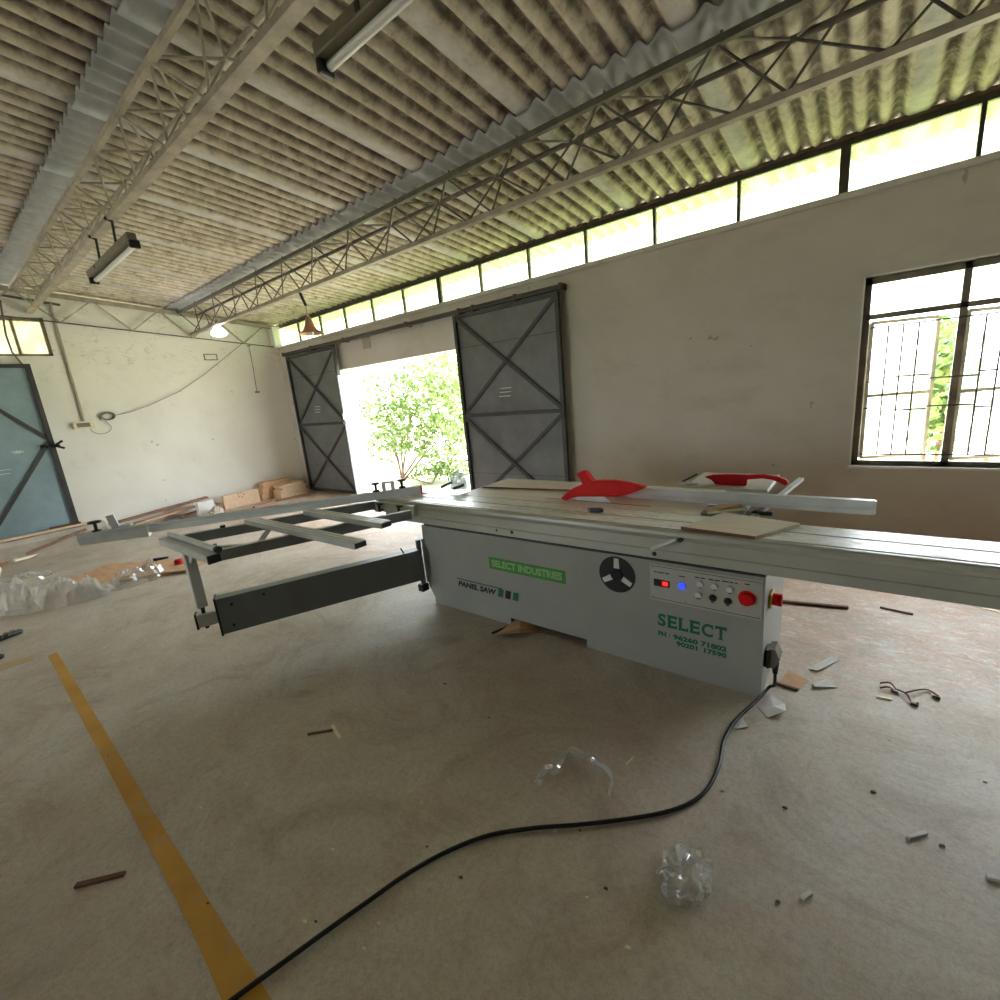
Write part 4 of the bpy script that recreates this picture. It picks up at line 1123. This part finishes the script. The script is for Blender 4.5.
# ------------------------------------------------------------------ power cable
pts = [(CX1+.046, 2.42, .11), (CX1+.048, 2.395, .055), (on_z(769, 690).x, on_z(769, 690).y-.01, .022), (on_z(755, 704).x, on_z(755, 704).y, .012)]
for p in ((736, 720), (724, 740), (719, 765), (708, 788), (690, 803), (662, 813), (620, 820), (575, 825), (535, 828), (490, 835), (450, 850), (410, 872), (370, 900), (325, 932), (280, 965), (232, 1000), (180, 1040), (120, 1090)):
    q = on_z(*p, .012); pts.append((q.x, q.y, .012))
def smooth(pts, k=4):
    P = [Vector(p) for p in pts]; out = []
    for i in range(len(P)-1):
        a, b, c, d = P[max(0, i-1)], P[i], P[i+1], P[min(len(P)-1, i+2)]
        for j in range(k):
            t = j/k; out.append(.5*((2*b)+(-a+c)*t+(2*a-5*b+4*c-d)*t*t+(-a+3*b-3*c+d)*t**3))
    out.append(P[-1]); return out
mb = MB(); mb.tube(smooth(pts), .0078, 10)
tag(build(mb, 'power_cable', 'cable_black'), 'thick black power cable snaking from the saw across the floor', 'cable')

# ------------------------------------------------------------------ floor markings
def strip(pts_px, name, mat, label, group=None):
    poly = [(on_z(*p).x, on_z(*p).y) for p in pts_px]
    mb = MB(); mb.prism(poly, lambda x, y: (x, y, .0003), lambda x, y: (x, y, .0016)); tag(build(mb, name, mat), label, 'floor marking', group)
strip([(48, 656), (57, 652), (100, 722), (150, 806), (200, 886), (245, 958), (285, 1020), (230, 1020), (205, 960), (175, 896), (138, 826), (90, 735)], 'floor_line', 'yellow_paint', 'yellow painted line running along the floor towards the cable')
strip([(-30, 671), (0, 664.5), (33, 655.5), (34, 660), (0, 671), (-30, 679)], 'floor_line', 'yellow_paint_worn', 'faded worn yellow painted line beside the plastic heap')

# ------------------------------------------------------------------ plastic heap and boards on the left
def px(p): q = on_z(*p); return (q.x, q.y)
slab([px((40, 592)), (px((110, 566))), px((165, 562)), px((196, 560)), px((186, 571)), px((120, 583)), px((75, 594))], .004, .03, 'plywood_sheet', 'cardboard', 'tan sheet of board lying under the plastic film heap', 'board')
slab([px((150, 577)), px((190, 560)), px((206, 566)), px((188, 573))], .031, .036, 'cardboard_flap', 'cardboard', 'folded cardboard flap at the end of the film heap', 'cardboard')
def film(name, mat, label, cpx, hgt, seed, nseg=40, nw=12, cat='plastic film', rough=.05):
    """crumpled ridge of film following a line of floor pixels with half-widths"""
    C_ = smooth([Vector((*px(p[:2]), p[2])) for p in cpx], 8)
    mb = MB(); n = len(C_)
    for i, c in enumerate(C_):
        d = C_[min(i+1, n-1)]-C_[max(i-1, 0)]; d.z = 0; d.normalize(); s = Vector((d.y, -d.x, 0))
        w = c.z
        for k in range(nw+1):
            u = 2*k/nw-1
            prof_ = (1-abs(u)**2.2)
            q = Vector((c.x, c.y, 0))+s*u*w
            nz = noise.noise(Vector((q.x*7+seed, q.y*7, seed)))+.6*noise.noise(Vector((q.x*17, q.y*17+seed, 0)))
            nx = noise.noise(Vector((q.x*9, seed, q.y*9)))
            end = min(1, i/4, (n-1-i)/4)
            z = .032+max(0, hgt*prof_*(.75+.8*nz))*end if prof_ > .02 else .003
            if prof_ <= .35: z = .003+prof_*hgt*.6*end
            mb.v.append((q.x+rough*nx, q.y+rough*nz*.6, max(.003, z)))
    for i in range(n-1):
        for k in range(nw):
            a = i*(nw+1)+k; mb.f.append((a, a+1, a+nw+2, a+nw+1)); mb.sm.append((i+k) % 3 == 0)
    return tag(build(mb, name, mat), label, cat)
film('plastic_film', 'milky_film', 'long crumpled heap of milky plastic film on the floor', [(-25, 608, .16), (15, 607, .20), (50, 603, .22), (85, 597, .18), (112, 592, .12)], .20, 1.7)
film('plastic_film', 'clear_film', 'clear crumpled film bunched at the end of the tan board', [(108, 590, .08), (125, 586, .14), (145, 578, .20), (163, 570, .16)], .15, 5.1)
film('plastic_film', 'clear_film', 'thin clear film lying along the far edge of the tan board', [(-10, 592, .10), (15, 584, .18), (35, 578, .15), (52, 577, .06)], .08, 9.4)
mb = MB(); mb.tube(smooth([(*px((-6, 606)), .02), (*px((4, 592)), .18), (*px((5, 584)), .2), (*px((-4, 576)), .19)]), .013, 6)
tag(build(mb, 'packing_strap', 'stick_pale'), 'cream packing strap looping out of the film heap', 'strap')
q = on_z(183, 568)
mb = MB(); mb.lathe([(0, .036), (.04, .036), (.042, .05), (.042, .08), (.03, .09), (0, .09)], (q.x-.1, q.y, 0), 16)
tag(build(mb, 'red_cap', 'dark_red_plastic'), 'small dark red cap lying on the cardboard flap', 'cap')
mb = MB(); a = on_z(156, 564); mb.tube([(a.x-.05, a.y, .045), (a.x+.05, a.y+.12, .05)], [.02, .012], 8)
tag(build(mb, 'black_tool', 'black_plastic'), 'small black tool on the far edge of the tan board', 'tool')
# spiral drill-like dark bit at the left edge
a, b = on_z(24, 632), on_z(-22, 650)
d = Vector((b.x-a.x, b.y-a.y, 0)); rootb = empty('auger_bit', (a.x, a.y, 0)); tag(rootb, 'dark spiral auger bit lying on the floor by the faded line', 'tool')
mb = MB(); mb.tube([Vector((a.x, a.y, .02))+d*t for t in (0, .06, 1)], [.004, .02, .026], 10); build(mb, 'shaft', 'black_plastic', rootb)
for k in range(6):
    c0 = Vector((a.x, a.y, .024))+d*(.12+.15*k); u = d.normalized(); s_ = Vector((u.y, -u.x, 0))
    mb = MB(); pts = [c0+u*(.012*j)+(s_*math.cos(j*.5)+Vector((0, 0, 1))*math.sin(j*.5))*.026 for j in range(7)]; mb.tube(pts, .007, 6); build(mb, 'flute', 'wire_grey', rootb)
q = on_z(-2, 659)
mb = MB(); mb.lathe([(0, 0), (.035, 0), (.04, .02), (.02, .035), (0, .036)], (q.x, q.y, 0), 12)
tag(build(mb, 'black_lump', 'black_plastic'), 'small black lump on the floor below the auger bit', 'scrap')

# ------------------------------------------------------------------ debris along the end wall
def plank(a, b, w, h, name, mat, label, cat='plank', group=None):
    mb = MB(); mb.bar(a, b, w, h); return tag(build(mb, name, mat), label, cat, group)
XW = XB+.25
def wp(px_, py_, X): return on_x(px_, py_, X)
# boxes and bundles
p = wp(222, 494, XB+.34); p2 = wp(257, 490, XB+.34)
o = empty('wooden_panel', (XB+.34, (p.y+p2.y)/2, .0)); tag(o, 'raw wooden crate panel standing on edge by the end wall', 'wood panel')
mb = MB(); mb.box(XB+.30, XB+.345, p.y, p2.y+.02, .0, (p.z+p2.z)/2-.01, .003); build(mb, 'board', 'raw_wood', o)
for k in range(5):
    mb = MB(); yy = (p.y+p2.y)/2+.05*math.cos(k*1.26); mb.box(XB+.345, XB+.347, yy-.012, yy+.012, .20+.04*math.sin(k*1.26), .22+.04*math.sin(k*1.26)); build(mb, 'knot', 'old_wood', o)
p = wp(283, 491, XB+.62); p2 = wp(309, 487, XB+.62)
zz = 0
for k, (a_, b_, c_, h_) in enumerate(((-.05, .50, .0, .09), (-.04, .48, .02, .07), (.0, .52, .0, .05), (-.03, .46, .03, .05))):
    mb = MB(); mb.box(XB+.30, XB+.62-c_, p.y+a_, p.y+b_, zz, zz+h_, .004)
    tag(build(mb, 'wood_plank', 'raw_wood'), ('thick raw plank at the bottom of the corner stack', 'second raw plank in the corner stack by the door', 'third raw plank in the corner stack by the door', 'topmost raw plank of the corner stack')[k], 'plank', 'planks stacked in the corner')
    zz += h_
p = wp(268, 490, XB+.4)
zz = 0
for k in range(3):
    mb = MB(); mb.box(XB+.06, XB+.28, p.y-.08+.03*k, p.y+.55, zz, zz+.11, .004); zz += .11
    tag(build(mb, 'wood_plank', 'cardboard'), ('lowest tan board of the pile against the end wall', 'middle tan board of the pile against the end wall', 'top tan board of the pile against the end wall')[k], 'plank', 'tan boards against the end wall')
plank((XB+.74, 3.95, .016), (XB+.84, 4.7, .016), .09, .03, 'wood_plank', 'old_wood', 'dark plank lying in front of the standing crate panel')
plank((XB+.95, 3.45, .026), (XB+.82, 3.85, .026), .06, .05, 'wood_plank', 'old_wood', 'short dark batten on the floor by the crate panel', 'batten')
# long brown boards lying along the wall between door and crate
for k, (y0_, y1_, z0_, z1_, x_, m_, l_) in enumerate(((1.62, 3.05, .16, .26, .14, 'old_wood', 'long brown board leaning along the foot of the end wall'), (1.9, 2.9, .10, .17, .24, 'cardboard', 'tan board lying along the foot of the end wall'), (2.5, 3.15, .06, .12, .33, 'old_wood', 'short dark board by the white box at the end wall'))):
    plank((XB+x_, y0_, z0_), (XB+x_-.05, y1_, z1_), .14, .025, 'wood_plank', m_, l_, 'board')
mb = MB(); p = wp(205, 505, XB+.5); mb.box(XB+.44, XB+.56, p.y-.13, p.y+.13, .0, .27, .006)
tag(build(mb, 'white_carton', 'paper'), 'small white carton at the foot of the end wall', 'carton')
o = crumple('cloth_heap', 'cement', XB+.74, p.y+.06, .0, .10, .12, .16, 8.2); tag(o, 'grey crumpled sack beside the white carton', 'sack')
# things near the teal door
plank((XB+.50, .62, .07), (XB+.36, 1.30, .2), .05, .03, 'wood_strip', 'old_wood', 'brown batten lying on the ramp edge at the teal door', 'batten')
plank((XB+.20, -.1, .265), (XB+.20, 1.45, .265), .035, .03, 'wood_strip', 'raw_wood', 'long pale batten lying at the foot of the teal door', 'batten')
plank((XB+.10, .95, .272), (XB+.12, 1.3, .272), .05, .05, 'wood_strip', 'stick_dark', 'short dark stick at the foot of the teal door', 'stick')
q0, q1 = on_z(-20, 570), on_z(15, 556)
slab([px((-25, 572)), px((-20, 562)), px((14, 556)), px((15, 561)), px((0, 569))], .004, .035, 'board_offcut', 'old_wood', 'brown board offcut on the floor by the ramp', 'offcut')
for (a, b, l) in (((14, 559), (45, 546), 'longer pale stick lying on the brown offcut'), ((14, 561), (41, 554), 'shorter pale stick lying beside the brown offcut')):
    A_, B_ = on_z(*a, .04), on_z(*b, .02); plank((A_.x, A_.y, .045), (B_.x, B_.y, .02), .045, .03, 'wood_stick', 'stick_pale', l, 'stick')
q = on_z(-6, 552)
o = crumple('plastic_bag', 'pale_blue', q.x, q.y, 0, .28, .22, .55, 4.4); tag(o, 'pale bulging plastic bag at the ramp by the teal door', 'bag')

# ------------------------------------------------------------------ litter on the near floor
def stick(a, b, w, h, name, mat, label, cat='stick', lift=0):
    A_, B_ = on_z(*a), on_z(*b); mb = MB(); mb.bar((A_.x, A_.y, h/2+.001), (B_.x, B_.y, h/2+.001+lift), w, h); return tag(build(mb, name, mat), label, cat)
stick((76, 887), (125, 875), .018, .010, 'wood_sliver', 'stick_dark', 'brown wood sliver beside the yellow line')
stick((308, 735), (333, 731), .012, .008, 'wood_sliver', 'stick_dark', 'thin brown splinter in the shadow of the swing arm')
stick((333, 727), (340, 739), .014, .012, 'wood_chip', 'stick_pale', 'pale chip crossing the thin brown splinter', 'wood chip')
stick((772, 602), (848, 609), .022, .018, 'wood_rod', 'stick_dark', 'long brown rod on the floor past the isolator switch')
stick((880, 608), (913, 615), .012, .01, 'wood_sliver', 'stick_dark', 'thin dark splinter beyond the long brown rod')
stick((974, 606), (1003, 613), .03, .004, 'wood_chip', 'stick_pale', 'pale shaving on the floor under the carriage end', 'wood chip')
stick((908, 839), (926, 834), .011, .009, 'wood_chip', 'paper', 'pale cigarette-sized wood chip on the open floor', 'wood chip')
stick((802, 900), (811, 894), .012, .010, 'wood_chip', 'paper', 'small stubby chip beyond the clear film ball', 'wood chip')
stick((987, 878), (1004, 882), .014, .010, 'wood_chip', 'paper', 'white wood chip at the edge of the scuffed floor patch', 'wood chip')
stick((876, 697), (892, 700), .014, .006, 'wood_chip', 'stick_pale', 'white shaving beside the tangled wires', 'wood chip')
stick((626, 765), (634, 757), .006, .003, 'wood_chip', 'stick_pale', 'tiny pale sliver near the twisted film strip', 'wood chip')
# scattered specks: small chips
rnd = random.Random(4)
spk = [(246, 784), (201, 808), (356, 710), (445, 684), (440, 685), (333, 850), (421, 803), (427, 847), (461, 878), (556, 832), (580, 831), (606, 889), (628, 948), (778, 902), (985, 782), (889, 740), (873, 792), (723, 791), (785, 808), (942, 846), (364, 949), (379, 924), (24, 806), (77, 736), (108, 757), (208, 904), (105, 648), (162, 645), (587, 898), (400, 660), (489, 718), (316, 922), (305, 922)]
me_c = None
for k, p in enumerate(spk):
    q = on_z(*p); s_ = .0035+.005*rnd.random()
    pale = rnd.random() < .5
    mb = MB(); mb.prism([(q.x-s_, q.y-s_*.6), (q.x+s_, q.y-s_*.3), (q.x+s_*.7, q.y+s_*.6), (q.x-s_*.6, q.y+s_*.4)], lambda x, y: (x, y, .0005), lambda x, y: (x, y, .005))
    tag(build(mb, 'floor_speck', 'stick_pale' if pale else 'stick_dark'), 'tiny pale wood crumb on the concrete floor' if pale else 'tiny dark wood crumb on the concrete floor', 'crumb', 'pale crumbs on the floor' if pale else 'dark crumbs on the floor')
# papers
def paper(pts_, label, name='paper_scrap', mat='paper', lift=.012, cat='paper'):
    P = [on_z(*p) for p in pts_]; c = sum(P, Vector())/len(P); mb = MB(); vs = []; n = len(P)
    for k, q in enumerate(P): vs.append((q.x, q.y, .002+lift*(k % 2)))
    vs.append((c.x, c.y, .004+lift*.4))
    vs += [(x, y, z+.0012) for x, y, z in vs]
    fs = [(k, (k+1) % n, n) for k in range(n)]+[(n+1+(k+1) % n, n+1+k, 2*n+1) for k in range(n)]+[((k+1) % n, k, n+1+k, n+1+(k+1) % n) for k in range(n)]
    mb.add(vs, fs); return tag(build(mb, name, mat), label, cat)
paper([(808, 669), (832, 658), (840, 660), (818, 673)], 'white paper strip lying near the plug end of the saw')
paper([(812, 684), (828, 681), (838, 688), (815, 689)], 'white torn paper lying beside the cardboard square')
paper([(757, 707), (770, 701), (785, 704), (786, 717), (768, 718)], 'crumpled white paper on the floor next to the cable', lift=.03)
paper([(733, 728), (742, 719), (748, 727), (737, 731)], 'tiny white paper scrap touching the cable', lift=.01)
paper([(779, 683), (789, 671), (809, 681), (800, 690)], 'tan cardboard square lying by the saw foot', 'cardboard_square', 'cardboard', .006, 'cardboard')
stick((776, 684), (798, 691), .014, .01, 'wood_sliver', 'stick_dark', 'dark sliver beside the tan cardboard square')
# cardboard under the saw
paper([(497, 634), (522, 622), (540, 632), (520, 640)], 'folded cardboard piece sticking out from under the saw', 'cardboard_piece', 'cardboard', .05, 'cardboard')
stick((492, 634), (510, 626), .012, .01, 'wood_sliver', 'stick_dark', 'dark sliver in the shadow at the saw base')
# tangled wires
root = empty('wire_tangle', tuple(on_z(908, 692))); tag(root, 'tangled bits of dark wire on the floor right of the saw', 'wire')
for pts_ in ([(880, 684), (890, 686), (896, 692), (888, 690), (880, 689)], [(896, 690), (906, 697), (912, 704), (918, 706)], [(904, 694), (918, 693), (928, 691), (938, 699)]):
    mb = MB(); mb.tube(smooth([(on_z(*p).x, on_z(*p).y, .006+.012*(k % 2)) for k, p in enumerate(pts_)], 4), .004, 6); build(mb, 'wire', 'stick_dark', root)
for p in ((894, 692), (914, 705), (936, 698)):
    q = on_z(*p); mb = MB(); mb.bar((q.x-.012, q.y, .008), (q.x+.014, q.y-.008, .008), .012, .012); build(mb, 'wire_end', 'black_plastic', root)
# clear film ball
root = empty('film_ball', tuple(on_z(684, 876))); tag(root, 'crumpled ball of clear film on the near floor', 'plastic film')
q = on_z(686, 880)
o = crumple('film', 'clear_film', q.x, q.y, .001, .078, .085, .075, 2.2, 26, 12, jag=.5); o.parent = root; o.location = ORG[o.name]-ORG[root.name]
a = on_z(655, 876); mb = MB(); mb.tube([(a.x, a.y, .006), (a.x+.02, a.y+.02, .02), (a.x+.05, a.y+.02, .03)], [.004, .008, .014], 6); build(mb, 'film_tail', 'clear_film', root)
a = on_z(706, 893); mb = MB(); mb.tube([(a.x+.005, a.y-.005, .006), (a.x-.02, a.y+.015, .025), (a.x-.05, a.y+.03, .03)], [.012, .02, .012], 6); build(mb, 'film_tail', 'clear_film', root)
# twisted film strip
root = empty('film_strip', tuple(on_z(560, 775))); tag(root, 'twisted strip of clear film arching on the floor below the saw', 'plastic film')
cen = smooth([(*px((537, 785)), .008), (*px((546, 776)), .02), (*px((557, 770)), .018), (*px((567, 758)), .03), (*px((583, 760)), .03), (*px((597, 767)), .02), (*px((611, 777)), .015), (*px((609, 797)), .006)], 5)
wid = [.028, .034, .03, .026, .02, .014, .008, .006]
mb = MB()
for i, c in enumerate(cen):
    f = i/(len(cen)-1)*7; w = wid[int(f)]*(1-f % 1)+wid[min(7, int(f)+1)]*(f % 1); w *= .75
    d = (cen[min(i+1, len(cen)-1)]-cen[max(0, i-1)]).normalized(); s_ = d.cross(Vector((0, 0, 1))).normalized()
    for k in range(5):
        u = k/2-1; mb.v.append(tuple(c+s_*u*w+Vector((0, 0, .010*math.cos(u*4+i*.6)))))
for i in range(len(cen)-1):
    for k in range(4): a = i*5+k; mb.f.append((a, a+1, a+6, a+5)); mb.sm.append(False)
build(mb, 'strip', 'milky_film', root)

# ------------------------------------------------------------------ outside: bushes and trees
def tree(name, label, base, crown, n, seed, leaf=.06, trunk=.05, group='plants outside'):
    """crown: list of (centre, radii); leaves as one stuff mesh, trunk and boughs as parts"""
    rn = random.Random(seed); root = empty(name, base); tag(root, label, 'tree', group)
    for k, (c, r) in enumerate(crown):
        c = Vector(c); b = Vector(base)+Vector((rn.uniform(-.05, .05), rn.uniform(-.05, .05), 0)); m = b.lerp(c, .5)+Vector((rn.uniform(-.15, .15), rn.uniform(-.15, .15), .1))
        mb = MB(); mb.tube(smooth([b, m, c], 4), [trunk*(1-.75*i/8) for i in range(9)], 6); build(mb, 'bough', 'bark', root)
    mb = MB()
    tot = sum(r[0]*r[2] for c, r in crown)
    for c, r in crown:
        for _ in range(int(n*r[0]*r[2]/tot)):
            while True:
                q = Vector((rn.uniform(-1, 1), rn.uniform(-1, 1), rn.uniform(-1, 1)))
                if .25 < q.length < 1: break
            p = Vector(c)+Vector((q.x*r[0], q.y*r[1], q.z*r[2]))
            if p.z < .05: continue
            u = Vector((rn.uniform(-1, 1), rn.uniform(-1, 1), rn.uniform(-.8, .4))).normalized(); v = u.orthogonal().normalized()
            v = (v*math.cos(rn.random()*6.28)+u.cross(v)*math.sin(rn.random()*6.28))
            l = leaf*rn.uniform(.7, 1.4); w = l*.38
            mb.add([p, p+u*l*.5+v*w, p+u*l, p+u*l*.5-v*w], [(0, 1, 2, 3)])
    fo = bpy.data.meshes.new('foliage'); fo.from_pydata(mb.v, [], mb.f); fo.materials.append(MATS['leaf'])
    o = bpy.data.objects.new('foliage', fo); COL.objects.link(o); o['kind'] = 'stuff'; o.parent = root; o.location = -Vector(base)
    return root
b0_ = on_z(403, 480, -.05)
cY = b0_.y
def cr(px_, py_, Y, r): p = on_y(px_, py_, Y); return ((p.x, p.y, p.z), r)
tree('bush_tree', 'leafy multi-stemmed bush tree standing right outside the doorway', tuple(b0_),
     [cr(385, 400, cY, (.75, .6, .55)), cr(420, 385, cY+.1, (.8, .6, .55)), cr(450, 405, cY, (.8, .6, .6)), cr(405, 425, cY, (.8, .6, .6)), cr(440, 440, cY+.1, (.75, .6, .5)), cr(385, 440, cY, (.5, .5, .5))], 5200, 3, .085, .028)
b1_ = on_z(430, 484, -.05)
tree('low_bush', 'low green bush at the foot of the tree outside the doorway', tuple(b1_), [cr(432, 473, b1_.y+.2, (.55, .4, .28)), cr(455, 472, b1_.y+.5, (.6, .4, .3)), cr(375, 476, b1_.y+.8, (.4, .4, .25))], 2600, 5, .06, .02)
p = on_z(460, 470, -.05)
tree('yellow_tree', 'yellowing tree behind the bush tree beyond the doorway', (p.x-.5, 10.5, -.05), [cr(455, 380, 10.5, (.9, .8, .9)), cr(440, 372, 10.8, (1.2, .8, .9)), cr(470, 420, 10.6, (1.0, .8, 1.2))], 3200, 9, .13, .09)
tree('shrub', 'leafy shrub seen through the casement window', (.62, 7.6, -.05), [cr(943, 385, 7.4, (.32, .4, .5)), cr(950, 350, 7.4, (.3, .4, .35)), cr(945, 420, 7.4, (.35, .4, .4))], 1300, 12, .11, .03)
mb = MB(); mb.tube([(.9, 7.0, -.05), (1.0, 6.9, .5), (1.5, 6.6, 1.1)], [.04, .03, .01], 6)
tag(build(mb, 'bare_branch', 'bark'), 'bare leaning branch outside the casement window', 'branch')
